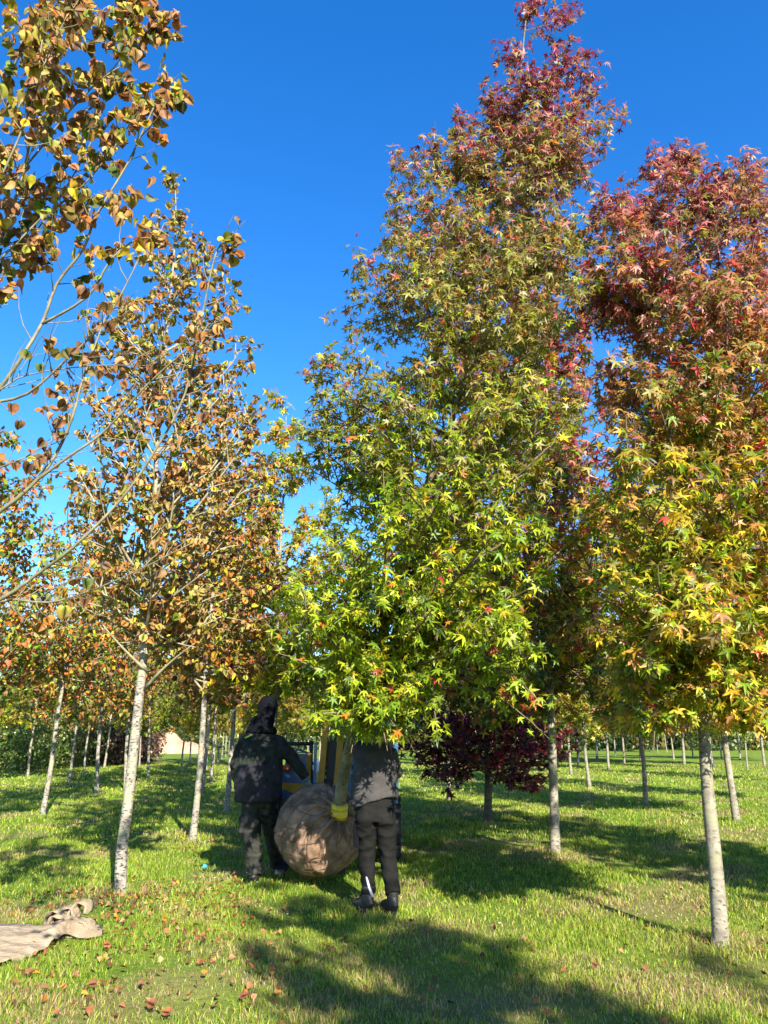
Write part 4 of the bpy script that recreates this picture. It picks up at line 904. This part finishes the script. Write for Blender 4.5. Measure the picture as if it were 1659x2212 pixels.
# ------------------------------------------------------------------ hero trees
def right_tree():
    rnd = random.Random(9); rng = np.random.default_rng(9)
    f = ground(1557, 2048); root = empty('sweetgum_tree', f, 'right foreground sweetgum on a pale grey trunk, yellow below and dusky red on top', 'tree', 'sweetgum trees in autumn leaf')
    D = f.y
    tr = smooth_poly([f + Vector((0, 0, -.05)), at(1548, 1900, D), at(1530, 1720, D), at(1520, 1580, D), at(1512, 1380, D + .05), at(1500, 1150, D + .1), at(1485, 850, D + .1), at(1465, 580, D + .1), at(1455, 350, D + .1)], 3)
    prof = px_profile([(1560, 1330, 1690, D), (1480, 1290, 1760, D), (1350, 1280, 1830, D), (1200, 1270, 1850, D), (1050, 1270, 1850, D), (900, 1250, 1840, D), (750, 1240, 1830, D), (620, 1260, 1790, D), (500, 1300, 1720, D), (430, 1360, 1540, D), (380, 1400, 1510, D)])
    tips = profile_tips(rnd, prof, 100, depth=1.0)
    hero = [(1452, 345, D), (1495, 355, D), (1410, 365, D), (1330, 440, D), (1300, 470, D), (1350, 520, D), (1620, 385, D), (1590, 420, D), (1650, 425, D), (1700, 450, D), (1540, 430, D), (1290, 560, D - .2), (1260, 650, D + .2), (1480, 1330, D - 1.2), (1560, 1340, D - 1.2), (1620, 1350, D - 1.0),
            (1360, 1430, D - .8), (1420, 1330, D - 1.1), (1330, 1250, D - .9), (1430, 1560, D - .4), (1390, 1550, D - .6), (1500, 1520, D - .6), (1650, 1560, D - .3), (1600, 1560, D), (1450, 1000, D - 1.2), (1550, 800, D - 1.0), (1400, 800, D - 1.0), (1600, 1050, D - 1.2), (1350, 1020, D - 1.1), (1500, 620, D - .8)]
    tips += [at(*h) for h in hero]
    tm, bm, nodes = grow(rnd, tr, .060, tips, sec=8, seclen=.40, rise=.5, tfine=16, zmin=1.72)
    nodes += [(at(*h), Vector((rnd.gauss(0, .5), rnd.gauss(0, .5), .6)).normalized(), 1) for h in hero for _ in range(5)]
    build_wood(tm, bm, 'bark_grey', 'twig_brown', root)
    N = 23000; P, tip, nor = place_leaves(nodes, N, rng, .085, .85)
    zb = 1.50; P[:, 2] = np.where(P[:, 2] < zb, P[:, 2] + .5, P[:, 2])
    h = norm_h(P, 1.7, 7.2); hn = h + rng.normal(0, .06, N); side = sstep(2.2, 3.4, P[:, 0])
    col = pick(rng, N, [((1 - sstep(.15, .50, hn)) * (.6 + .8 * side), (.52, .37, .025)), ((1 - sstep(.1, .5, hn)) * .55, LIME), ((1 - sstep(.3, .7, hn)) * .55, GREEN), ((1 - sstep(.4, .7, hn)) * .35, OLIVE), (.12, DARKG),
                        (.22 + .55 * np.exp(-((hn - .45) / .17) ** 2), (.42, .20, .05)), (.03 + .30 * np.exp(-((hn - .58) / .14) ** 2), RED), (sstep(.35, .7, hn) * 1.7, PINK), (sstep(.50, .88, hn) * 1.1, BURG), (.14 + .28 * sstep(.3, .6, hn), BRN), (.6 * sstep(.3, .6, hn) * (1 - sstep(.75, .95, hn)), OLIVE)])
    leaves('crown', STAR, P, tip, nor, rng.uniform(.046, .086, N) * (1.05 - .2 * h), col, rng, .45, M['leaf'], root)

def linden():
    rnd = random.Random(21); rng = np.random.default_rng(21)
    f = ground(262, 1940); root = empty('linden_tree', f, 'slender tree with mottled white trunk and brown and yellow leaves in the left foreground', 'tree', 'pale barked trees with browning leaves'); D = f.y
    tr = smooth_poly([f + Vector((0, 0, -.05)), at(262, 1850, D), at(278, 1720, D), at(298, 1530, D), at(312, 1400, D), at(318, 1270, D), at(322, 1170, D), at(335, 1050, D - .05), at(340, 950, D - .05), at(352, 800, D - .1), at(372, 600, D - .1), at(380, 470, D - .1), at(377, 385, D - .1)], 3)
    prof = px_profile([(1420, 240, 430, D), (1330, 190, 480, D), (1220, 160, 520, D), (1100, 150, 530, D), (980, 160, 530, D), (860, 185, 520, D), (740, 210, 510, D), (640, 245, 480, D), (560, 290, 460, D), (500, 320, 430, D)])
    tips = profile_tips(rnd, prof, 58, (.5, 1.0))
    hero = [(377, 385, D - .1), (388, 470, D), (430, 520, D), (455, 560, D), (500, 620, D), (505, 660, D), (530, 740, D), (525, 800, D), (555, 860, D), (550, 900, D), (545, 940, D), (330, 480, D), (250, 640, D), (205, 720, D), (190, 830, D), (440, 1400, D - .3), (480, 1330, D), (420, 1290, D - .4)]
    tips += [at(*h) for h in hero]
    tm, bm, nodes = grow(rnd, tr, .058, tips, sec=7, seclen=.36, rise=1.25, rscale=1.15, tfine=16)
    nodes += [(at(*h), Vector((rnd.gauss(0, .5), rnd.gauss(0, .5), .6)).normalized(), 1) for h in hero[1:] for _ in range(3)]
    # visible lower limbs
    for a, b_, c_ in (((312, 1490), (350, 1440), (420, 1390)), ((318, 1450), (275, 1415), (222, 1350)), ((320, 1330), (370, 1290), (450, 1230))):
        bm.tube(bez(at(*a, D), at(*b_, D - .2), at(*c_, D - .4), 6), [.022, .019, .016, .013, .010, .007, .004], 6)
    build_wood(tm, bm, 'bark_white', 'twig_pale', root)
    N = 4900; P, tip, nor = place_leaves(nodes, N, rng, .06, 1.0)
    h = norm_h(P, 2.4, 7.6); hn = h + rng.normal(0, .08, N)
    col = pick(rng, N, [(.55, BRN), (.6, TAN), (.9, OLIVE), (.5, (.30, .28, .05)), (.35 * (1 - .5 * hn), ORA), (.25, YEL), (.3, GREEN), (.2, DBRN), (.15, DARKG)])
    leaves('crown', HEART, P, tip, nor, rng.uniform(.042, .078, N), col, rng, .9, M['leaf_dry'], root, .8)

def near_tree():
    rnd = random.Random(31); rng = np.random.default_rng(31)
    D = 3.35; base = Vector((-2.75, 3.9, 0)); root = empty('linden_tree', base, 'nearest tree, its bare pale limbs and large curled leaves reaching in from the left edge', 'tree', 'pale barked trees with browning leaves')
    tr = smooth_poly([base + Vector((0, 0, -.05)), Vector((-2.72, 3.85, 1.0)), Vector((-2.68, 3.75, 2.0)), Vector((-2.6, 3.6, 3.0)), Vector((-2.45, 3.5, 4.2)), Vector((-2.3, 3.4, 5.6)), Vector((-2.2, 3.3, 7.4))], 4)
    tm = MB(); n = len(tr); tm.tube(tr, [.075 * (1 - i / n) + .008 for i in range(n)], 14); bm = MB(); nodes = []
    limbs = [ # (start on trunk z, pixel path, radius, leaf weight, leaf start)
        (1.9, [(-150, 1090, 3.5), (-20, 870, 3.35), (30, 797, 3.3), (90, 700, 3.3), (123, 613, 3.3), (180, 538, 3.25), (209, 464, 3.2), (277, 351, 3.2), (329, 239, 3.15), (352, 200, 3.15), (374, 192, 3.1)], .016, 1.3, .5),
        (1.6, [(-170, 1380, 3.6), (0, 1295, 3.4), (80, 1240, 3.4), (157, 1183, 3.3), (262, 1078, 3.3), (337, 970, 3.25), (400, 850, 3.2), (437, 680, 3.15), (460, 570, 3.1), (475, 530, 3.1), (490, 518, 3.1)], .014, .55, .45),
        (1.75, [(-170, 1210, 3.6), (0, 1105, 3.4), (86, 1030, 3.35), (131, 962, 3.35), (160, 890, 3.3), (176, 828, 3.3), (215, 720, 3.3), (240, 650, 3.3)], .018, .5, .5),
        (1.8, [(60, 1052, 3.37), (150, 985, 3.3), (224, 933, 3.3), (325, 824, 3.2), (420, 740, 3.1), (450, 700, 3.1)], .010, .6, .5),
        (2.2, [(-120, 720, 3.5), (-30, 590, 3.35), (22, 463, 3.3), (60, 330, 3.3), (85, 130, 3.3), (95, 60, 3.3), (110, -80, 3.3)], .017, 2.4, .2),
        (2.6, [(-140, 420, 3.5), (-20, 260, 3.4), (60, 60, 3.3), (120, -60, 3.3), (150, -160, 3.3)], .013, 2.4, .2),
        (2.0, [(90, 700, 3.3), (190, 640, 3.25), (240, 560, 3.2), (300, 515, 3.2), (345, 520, 3.2)], .010, 1.1, .4),
        (2.0, [(-20, 870, 3.35), (60, 850, 3.3), (150, 770, 3.25), (230, 690, 3.2), (300, 560, 3.15)], .011, .6, .5),
        (2.3, [(-110, 560, 3.45), (20, 400, 3.3), (80, 330, 3.3), (150, 240, 3.25), (220, 170, 3.2), (280, 130, 3.2), (320, 80, 3.2), (345, 62, 3.2)], .010, 2.0, .25),
        (2.6, [(-100, 380, 3.4), (60, 200, 3.3), (120, 130, 3.3), (190, 60, 3.25), (265, 10, 3.2), (290, -20, 3.2)], .010, 2.2, .2),
        (1.5, [(-200, 1370, 3.6), (0, 1300, 3.45), (70, 1300, 3.4), (130, 1297, 3.4), (260, 1250, 3.3), (420, 1170, 3.2)], .010, .35, .5),
        (2.4, [(-120, 640, 3.4), (0, 560, 3.3), (90, 470, 3.3), (180, 400, 3.25), (260, 300, 3.2), (300, 230, 3.2)], .009, 1.9, .25),
        (2.0, [(-100, 900, 3.4), (0, 842, 3.3), (60, 810, 3.3), (200, 790, 3.25), (330, 790, 3.2)], .007, .5, .3),
        (1.9, [(-140, 1080, 3.4), (0, 1010, 3.3), (60, 985, 3.3), (130, 940, 3.3)], .008, .6, .3),
        (2.5, [(-140, 560, 3.1), (-20, 420, 3.0), (60, 250, 2.95), (110, 100, 2.9), (170, 0, 2.9)], .011, 2.2, .2),
        (2.1, [(-90, 700, 3.7), (30, 560, 3.7), (120, 440, 3.65), (200, 300, 3.6), (230, 180, 3.6)], .010, 2.0, .25),
    ]
    for zs, path, r0, lw, ls in limbs:
        pts = [at(*p) for p in path]
        if path[0][0] < -80:
            k = min(range(n), key=lambda i: abs(tr[i].z - min(zs, pts[0].z - .15))); pts = [tr[k]] + pts
        pl = smooth_poly(pts, 3); q = len(pl)
        bm.tube(pl, [.62 * r0 * (1 - .88 * i / (q - 1)) + .0012 for i in range(q)], 7)
        L = sum((pl[i + 1] - pl[i]).length for i in range(q - 1)); ns = int(L * 9)
        for s in range(ns):
            t = ls * .6 + (1 - ls * .6) * (s + rnd.random()) / ns; p = interp_poly(pl, t); tan = (interp_poly(pl, min(1, t + .05)) - interp_poly(pl, max(0, t - .05))).normalized()
            v = Vector((rnd.gauss(0, 1), rnd.gauss(0, .8), rnd.gauss(.1, 1))); v = (v - tan * v.dot(tan)).normalized(); l2 = rnd.uniform(.12, .42) * (1.2 - t * .8); e = p + (tan * .9 + v * .8).normalized() * l2
            m1 = p + (tan * .5 + v * .9).normalized() * l2 * .5
            pl2 = bez(p, m1, e, 3); bm.tube(pl2, [.0030 - .0007 * i for i in range(4)], 4, cap=False)
            if t > ls * .9:
                for j in range(int(2 + 3 * lw)):
                    if rnd.random() < lw * .85: nodes.append((interp_poly(pl2, rnd.uniform(.3, 1)), (e - p).normalized(), t))
        for _ in range(int(8 * lw)):
            t = rnd.uniform(max(ls, .55), 1.0); nodes.append((interp_poly(pl, t), (pl[-1] - pl[-4]).normalized(), t))
    build_wood(tm, bm, 'bark_white', 'twig_olive', root)
    P = np.array([tuple(q[0]) for q in nodes]); O = np.array([tuple(q[1]) for q in nodes]); N = len(P)
    o = norm(O * .4 + rng.normal(0, .6, (N, 3))); P = P + o * .03
    hero = [(378, 187, 3.1, YEL), (368, 218, 3.1, DBRN), (350, 220, 3.12, BRN), (484, 555, 3.08, DBRN), (485, 518, 3.08, YEL), (330, 65, 3.2, YEL), (310, 90, 3.2, BRN), (316, 140, 3.2, DBRN), (268, 185, 3.2, DBRN), (265, 25, 3.1, TAN), (285, 15, 3.1, DARKG), (213, 80, 3.1, DARKG),
            (320, 350, 3.2, OLIVE), (325, 385, 3.2, BRN), (285, 400, 3.2, BRN), (245, 445, 3.2, TAN), (320, 420, 3.2, DARKG), (330, 515, 3.2, BRN), (290, 530, 3.2, ORA), (310, 470, 3.2, YEL), (115, 845, 3.3, DBRN), (90, 985, 3.3, DBRN), (140, 1310, 3.2, (.28, .30, .05)), (470, 905, 3.2, BRN), (440, 895, 3.2, DBRN), (430, 985, 3.2, BRN), (415, 980, 3.2, (.30, .26, .06)), (150, 300, 3.1, BRN), (200, 380, 3.1, OLIVE)]
    P = np.vstack([P, [tuple(at(*h[:3])) for h in hero]]); o = np.vstack([o, rng.normal(0, .5, (len(hero), 3))]); N = len(P)
    tip = o * .5 + rng.normal(0, .25, (N, 3)); tip[:, 2] -= rng.uniform(.3, 1.3, N); nor = o * .7 + rng.normal(0, .7, (N, 3)); nor[:, 1] -= .3
    low = 1 - sstep(3.1, 4.2, P[:, 2])
    col = pick(rng, N, [(1.1 + .5 * low, BRN), (.6, TAN), (.6 * (1 - .6 * low), OLIVE), (.55 * (1 - .7 * low), (.34, .30, .035)), (.45 * (1 - .7 * low), YEL), (.3, ORA), (.4 + .7 * low, DBRN), (.45, DARKG), (.2, GREEN)])
    col[-len(hero):] = np.array([h[3] for h in hero])
    s = rng.uniform(.036, .060, N) * np.where(P[:, 2] > 3.2, 1.0, .9); s[-len(hero):] = .055
    leaves('crown', HEART, P, tip, nor, s, col, rng, 1.1, M['leaf_dry'], root, .8)

# ------------------------------------------------------------------ orchard trees: a few kinds, copied
def proto(name, seed, H, prof, n, N, tpl, size, pal, bark, twig, r0, group, cat='tree', leafm='leaf', sec=5, tpos=None, lean=.1, droop=.8, curl=.4):
    rnd = random.Random(seed); rng = np.random.default_rng(seed); root = empty(name, (0, 0, 0))
    a = rnd.uniform(0, 6.28); tr = smooth_poly([Vector((lean * math.cos(a) * (max(z, 0) / H) ** 1.5 + rnd.gauss(0, .02), lean * math.sin(a) * (max(z, 0) / H) ** 1.5 + rnd.gauss(0, .02), z)) for z in [-.05] + [H * k / 7 for k in range(1, 8)]], 2)
    tips = profile_tips(rnd, [(z, 0, 0, hw) for z, hw in prof], n, (.35, 1.0))
    tm, bm, nodes = grow(rnd, tr, r0, tips, sec=sec, seclen=.42, rise=.8, twigs=(N > 2400), sides=4, gap=.08, tfine=9)
    build_wood(tm, bm, bark, twig, root)
    P, tip, nor = place_leaves(nodes, N, rng, .10, droop); h = norm_h(P, prof[0][0], prof[-1][0]); hn = h + rng.normal(0, .08, N)
    col = pick(rng, N, pal(hn)); leaves('crown', tpl, P, tip, nor, rng.uniform(*size, N), col, rng, curl, M[leafm], root)
    root['group'] = group; root['category'] = cat
    return root
G_L = 'pale barked trees with browning leaves'; G_S = 'sweetgum trees in autumn leaf'
LP = [(1.9, .5), (2.6, 1.0), (3.6, 1.25), (4.8, 1.15), (5.9, .75), (6.8, .25)]
SP_ = [(1.6, .8), (2.2, 1.35), (3.3, 1.55), (4.8, 1.25), (6.2, .7), (7.4, .2)]
brown_pal = lambda h: [(.8, BRN), (.8, TAN), (.5, ORA), (.6, OLIVE), (.35, (.32, .28, .04)), (.3, GREEN), (.3, DBRN), (.2, YEL)]
amber_pal = lambda h: [(.5, BRN), (.8, ORA), (.35, (.38, .10, .03)), (.8, GREEN), (.6, DARKG), (.4, OLIVE), (.35, YEL)]
green_pal = lambda h: [(1.1, GREEN), (.6, DARKG), (.5 * (1 - h), YEL), (.5, LIME), (.5, OLIVE), (.3 * h, ORA), (.4 * h, BURG)]
gold_pal = lambda h: [(.8, YEL), (.8, LIME), (.6, GREEN), (.5 * h, ORA), (.5, OLIVE), (.2, BRN)]
burg_pal = lambda h: [(1.2, (.10, .014, .020)), (.8, (.06, .010, .015)), (.5, (.28, .03, .03)), (.2, (.10, .04, .02))]
redtop_pal = lambda h: [(.6 * (1 - h), GREEN), (.7 * (1 - h), YEL), (.5, OLIVE), (.4, BRN), (1.0 * sstep(.2, .55, h), PINK), (1.2 * sstep(.25, .65, h), BURG), (.25, ORA), (.45 * h, RED), (1.1 * (1 - h) ** 2, DARKG)]
def redgreen(h): return redtop_pal(h)
protos = {
    'brownish': (lambda: proto('linden_tree', 101, 7.0, LP, 50, 4300, HEART, (.055, .085), brown_pal, 'bark_white', 'twig_pale', .050, G_L, leafm='leaf_dry', sec=6, curl=.8), 'brown pale-trunked tree'),
    'amber': (lambda: proto('linden_tree', 102, 6.4, [(z * .93, w_ * 1.1) for z, w_ in LP], 44, 4200, SHEART, (.06, .10), amber_pal, 'bark_white', 'twig_pale', .048, G_L, leafm='leaf_dry', curl=.6), 'amber white-trunked tree'),
    'green': (lambda: proto('sweetgum_tree', 103, 7.4, SP_, 50, 5200, SSTAR, (.065, .095), green_pal, 'bark_grey', 'twig_brown', .052, G_S), 'green sweetgum'),
    'gold': (lambda: proto('sweetgum_tree', 104, 6.6, [(z * .9, w_ * .95) for z, w_ in SP_], 46, 4200, SSTAR, (.065, .10), gold_pal, 'bark_grey', 'twig_brown', .055, G_S), 'yellow-green sweetgum'),
    'redtop': (lambda: proto('sweetgum_tree', 105, 8.6, [(1.45, 1.0), (1.9, 1.7), (3.0, 1.9), (5.4, 1.7), (7.0, 1.1), (8.5, .3)], 90, 12500, SSTAR, (.07, .10), redgreen, 'bark_grey', 'twig_brown', .058, G_S, sec=7), 'sweetgum turning burgundy'),
    'burgundy': (lambda: proto('maple_tree', 106, 4.4, [(.6, .9), (.85, 1.8), (1.3, 1.9), (1.9, 1.4), (2.6, 1.1), (3.4, .8), (4.3, .2)], 44, 5200, SSTAR, (.055, .085), burg_pal, 'bark_brown', 'twig_brown', .055, 'small dark leaved trees', droop=.5), 'low tree with dark burgundy leaves'),
    'leafy': (lambda: proto('young_tree', 107, 4.6, [(1.3, .3), (1.9, .75), (2.8, .8), (3.8, .5), (4.5, .15)], 24, 1700, SHEART, (.05, .08), lambda h: [(1, GREEN), (.6, LIME), (.6, DARKG), (.1, YEL)], 'bark_grey', 'twig_brown', .042, 'young green trees in the field'), 'small green tree'),
}
made = {}
def copy_tree(o, parent=None):
    c = o.copy(); COL.objects.link(c)
    if parent is not None: c.parent = parent
    for ch in list(o.children): copy_tree(ch, c)
    return c
def plant(kind, x, y, label, s=1.0, rz=0.0, tilt=0.0, sz=1.0):
    if kind not in made: made[kind] = protos[kind][0](); o = made[kind]
    else: o = copy_tree(made[kind])
    o.location = (x, y, float(gz(x, y)) if abs(y) < 50 and abs(x) < 36 else 0); o.scale = (s, s, s * sz); o.rotation_euler = (0, tilt, rz); o['label'] = label
    return o
ORD = ['nearest', 'second', 'third', 'fourth', 'fifth', 'sixth', 'seventh', 'eighth', 'ninth', 'tenth', 'eleventh', 'twelfth', 'thirteenth', 'fourteenth', 'fifteenth', 'sixteenth', 'seventeenth', 'eighteenth', 'nineteenth', 'twentieth']
def orchard():
    rn = random.Random(77)
    def G(px, py): g = ground(px, py); return g.x, g.y
    P = plant
    x, y = G(415, 1817); P('brownish', x, y, 'brown-leaved tree with a pale trunk directly behind the left foreground tree', 1.05, .5, .03)
    x, y = G(495, 1752); P('brownish', x, y, 'brown-leaved tree, its pale trunk just left of the hooded worker', 1.12, 2.4, .03)
    x, y = G(92, 1758); P('amber', x, y, 'amber and green tree with a white trunk base at far left in the second row', 1.08, 1.0, .06)
    x, y = G(-60, 1800); P('amber', x, y, 'tree at the left edge with only its leaning white trunk top showing', 1.05, 3.0, .06)
    x, y = G(208, 1718); P('amber', x, y, 'amber tree with a brownish trunk between the two left white trunks', 1.1, 4.0, .06)
    x, y = G(1205, 1848); P('redtop', x, y, 'sweetgum turning burgundy, its mottled trunk right of the low dark tree', 1.08, 1.2, -.02)
    x, y = G(1052, 1772); P('burgundy', x, y, 'low spreading tree with nearly black burgundy leaves right of the grey sweatshirt worker', 1.42, .3, 0, .86)
    x, y = (-1.85, 13.4); P('gold', x, y, 'yellow-green sweetgum rising behind the tractor', 1.12, 2.0, 0)
    # left rows
    def row(name, spots, kinds, tilt, big=1.0):
        for i, (px, py) in enumerate(spots):
            x, y = G(px, py); k = kinds[i % len(kinds)]; s = rn.uniform(.92, 1.12) * big
            P(k, x, y, '%s, %s in the %s' % (protos[k][1], ORD[i], name), s, rn.uniform(0, 6.28), tilt * rn.uniform(.3, 1.2))
    row('row between the left foreground trunk and hooded worker', [(440, 1712), (455, 1690), (432, 1676), (447, 1662), (462, 1654), (472, 1646), (480, 1640), (487, 1635), (494, 1630)], ['brownish', 'amber', 'gold'], .04)
    row('row in front of the earth mound', [(318, 1683), (392, 1668), (268, 1704), (300, 1655), (410, 1650)], ['green', 'amber', 'brownish'], .04)
    row('far left rows before the dark shrubs', [(182, 1666), (92, 1652), (28, 1657), (135, 1648), (60, 1680), (-40, 1690), (150, 1690), (225, 1660)], ['amber', 'green', 'amber', 'brownish'], .04)
    row('field row beyond the right foreground trunk', [(1587, 1772), (1397, 1738), (1272, 1703), (1235, 1672), (1316, 1663), (1190, 1690)], ['redtop', 'gold', 'gold', 'green'], -.04)
    row('right middle field', [(1350, 1650), (1250, 1655), (1150, 1650), (1480, 1652), (1540, 1662), (1650, 1655), (1600, 1640), (1330, 1632), (1215, 1634), (1095, 1634), (1385, 1645), (1455, 1640), (1700, 1645), (1290, 1640)], ['green', 'gold', 'green', 'redtop', 'gold'], -.03, 1.2)
    row('far right field', [(1617, 1666), (1497, 1637), (1700, 1690), (1780, 1740), (1440, 1625), (1420, 1626), (1404, 1624), (1560, 1640), (1680, 1640)], ['leafy', 'gold', 'green', 'green', 'gold'], -.03)
    row('distant rows right of the tractor', [(972, 1732), (900, 1650), (935, 1645), (965, 1655), (880, 1632), (1010, 1640), (1065, 1650), (1120, 1640), (1160, 1645), (1100, 1690)], ['green', 'gold', 'brownish', 'gold', 'green'], -.02)
    row('distant rows left of the tractor', [(560, 1640), (600, 1636), (640, 1640), (665, 1628), (690, 1645), (620, 1626), (530, 1628), (582, 1660)], ['gold', 'brownish', 'green', 'redtop'], 0)
    # behind the camera: their shadows cross the foreground
    for k, x, y, s, l in (('redtop', 2.75, -1.9, .77, 'sweetgum turning burgundy behind the camera, nearest the lane'), ('redtop', 4.2, -4.2, .85, 'sweetgum turning burgundy behind the camera, second from the lane'), ('gold', 5.9, -4.9, 1.0, 'yellow-green sweetgum standing behind the camera, farther right'), ('redtop', 6.3, 4.4, 1.0, 'sweetgum out of frame right of the foreground sweetgum')):
        if s: P(k, x, y, l, s, x, 0)
orchard()
carried_tree(); right_tree(); linden(); near_tree()
left_person(); right_person(); tractor()

# ------------------------------------------------------------------ earth mound, shrubs, far wood
def mound():
    c = ground(378, 1627); n = 40; V = []; F = []; W, Dp = 3.4, 2.6
    for j in range(n + 1):
        for i in range(n + 1):
            u = 2 * i / n - 1; v = 2 * j / n - 1; r_ = math.sqrt(u * u + v * v)
            z = 1.75 * max(0, 1 - r_) ** .7 * (1.0 + .35 * noise.noise(Vector((u * 2.2 + 1, v * 2.2, 0)))) * (1 - .35 * u) + .12 * noise.noise(Vector((u * 9, v * 9, 1))) * (r_ < 1) - .05
            V.append((c.x + u * W, c.y + v * Dp, z))
    for j in range(n):
        for i in range(n): a = j * (n + 1) + i; F.append((a, a + 1, a + n + 2, a + n + 1))
    me = bpy.data.meshes.new('m'); me.from_pydata(V, [], F); me.update(); me.polygons.foreach_set('use_smooth', [True] * len(F))
    M['earth'] = simple('pinkish_earth', (.42, .24, .15), .95, vary=.25, scale=1.5, bump=.7, bscale=6, spec=.1)
    o = link('earth_mound', me, M['earth']); rebase(o, (c.x, c.y, 0)); tag(o, None, None, None, 'structure')
mound()
def clump(P0, rx, ry, rz, N, rng, size, pal, name, label, cat, group=None, kind=None, parent=None):
    a = norm(rng.normal(0, 1, (N, 3))); r_ = rng.uniform(.45, 1, N) ** .5
    lump = 1 + .22 * np.sin(a[:, 0] * 5 + P0[0]) * np.sin(a[:, 2] * 6 + P0[1]) + .15 * np.sin(a[:, 1] * 9)
    P = np.array(P0) + a * (r_ * lump)[:, None] * np.array([rx, ry, rz]); P[:, 2] = np.abs(P[:, 2])
    tip = a * .6 + rng.normal(0, .5, (N, 3)); tip[:, 2] -= .4; nor = a * .7 + rng.normal(0, .5, (N, 3)); nor[:, 2] += .5
    return P, tip, nor, rng.uniform(*size, N), pick(rng, N, pal)
def shrubs():
    rng = np.random.default_rng(55)
    dk = [(1, (.06, .10, .018)), (.8, (.09, .14, .025)), (.4, (.15, .19, .035)), (.2, (.24, .24, .05))]
    pu = [(1, (.09, .045, .04)), (.6, (.16, .08, .06)), (.6, (.12, .10, .04)), (.3, (.22, .15, .08))]
    ol = [(1, (.12, .14, .03)), (.7, (.18, .17, .05)), (.5, (.07, .10, .02))]
    items = [(-30, 1668, 2.4, 3.6, dk, 'dark green rounded shrub at the left edge of the field'), (60, 1662, 2.4, 3.4, dk, 'dark green shrub behind the thin dark trunks at far left'), (125, 1657, 2.4, 4.2, dk, 'tall dark green shrub third from the left edge'),
             (175, 1650, 1.8, 2.6, ol, 'olive shrub left of the purple brown hedge'), (215, 1652, 1.8, 2.2, pu, 'purple brown shrub next to the olive one'), (262, 1650, 2.0, 2.3, pu, 'purple brown shrub directly behind the foreground white trunk'), (302, 1646, 1.3, 2.4, pu, 'purple brown shrub beside the earth mound')]
    for px, py, rx, h_, pal, lab in items:
        g = ground(px, py); root = empty('shrub', g, lab, 'shrub', 'shrubs along the left field edge')
        P, t_, n_, s_, c_ = clump((g.x, g.y, h_ * .5), rx, rx * .8, h_ * .56, 2200, rng, (.10, .17), pal, '', '', '')
        leaves('foliage', SHEART, P, t_, n_, s_, c_, rng, .4, M['leaf'], root)
        m = MB()
        for k in range(5): a = k * 1.25; m.tube([g, g + Vector((math.cos(a) * .3, math.sin(a) * .3, h_ * .4)), g + Vector((math.cos(a) * .8, math.sin(a) * .6, h_ * .8))], [.05, .03, .01], 5)
        m.build('stem', M['bark_brown'], root)
shrubs()
def wood():
    rng = np.random.default_rng(66); A = [[], [], [], [], []]
    pals = [[(1, (.04, .07, .014)), (.7, (.07, .11, .02)), (.3, (.13, .15, .03))], [(1, (.16, .13, .035)), (.6, (.24, .15, .05)), (.5, (.09, .10, .03))], [(1, (.10, .13, .025)), (.6, (.2, .2, .04)), (.3, (.25, .13, .03))]]
    for i in range(95):
        x = -75 + 150 * (i + rng.random()) / 95; y = rng.uniform(88, 120) + .05 * abs(x); h_ = rng.uniform(6.5, 10.5) + (2.5 if x < -25 else 0); w_ = rng.uniform(2.6, 4.2)
        P, t_, n_, s_, c_ = clump((x, y, h_ * .52), w_, w_, h_ * .52, 800, rng, (.28, .5), pals[int(rng.integers(0, 3)) if rng.random() < .7 else 0], '', '', '')
        for a, b_ in zip(A, (P, t_, n_, s_, c_)): a.append(b_)
        if i % 2 == 0:
            P, t_, n_, s_, c_ = clump((x, y - 4, 1.2), 3.4, 2, 1.6, 420, rng, (.25, .4), pals[0], '', '', '')
            for a, b_ in zip(A, (P, t_, n_, s_, c_)): a.append(b_)
    A = [np.concatenate(a) for a in A]
    o = leaves('far_wood', SHEART, A[0], A[1], A[2], A[3], A[4], rng, .4, M['leaf']); tag(o, 'belt of far-off autumn woodland along the horizon', 'woodland', None, 'stuff')
wood()
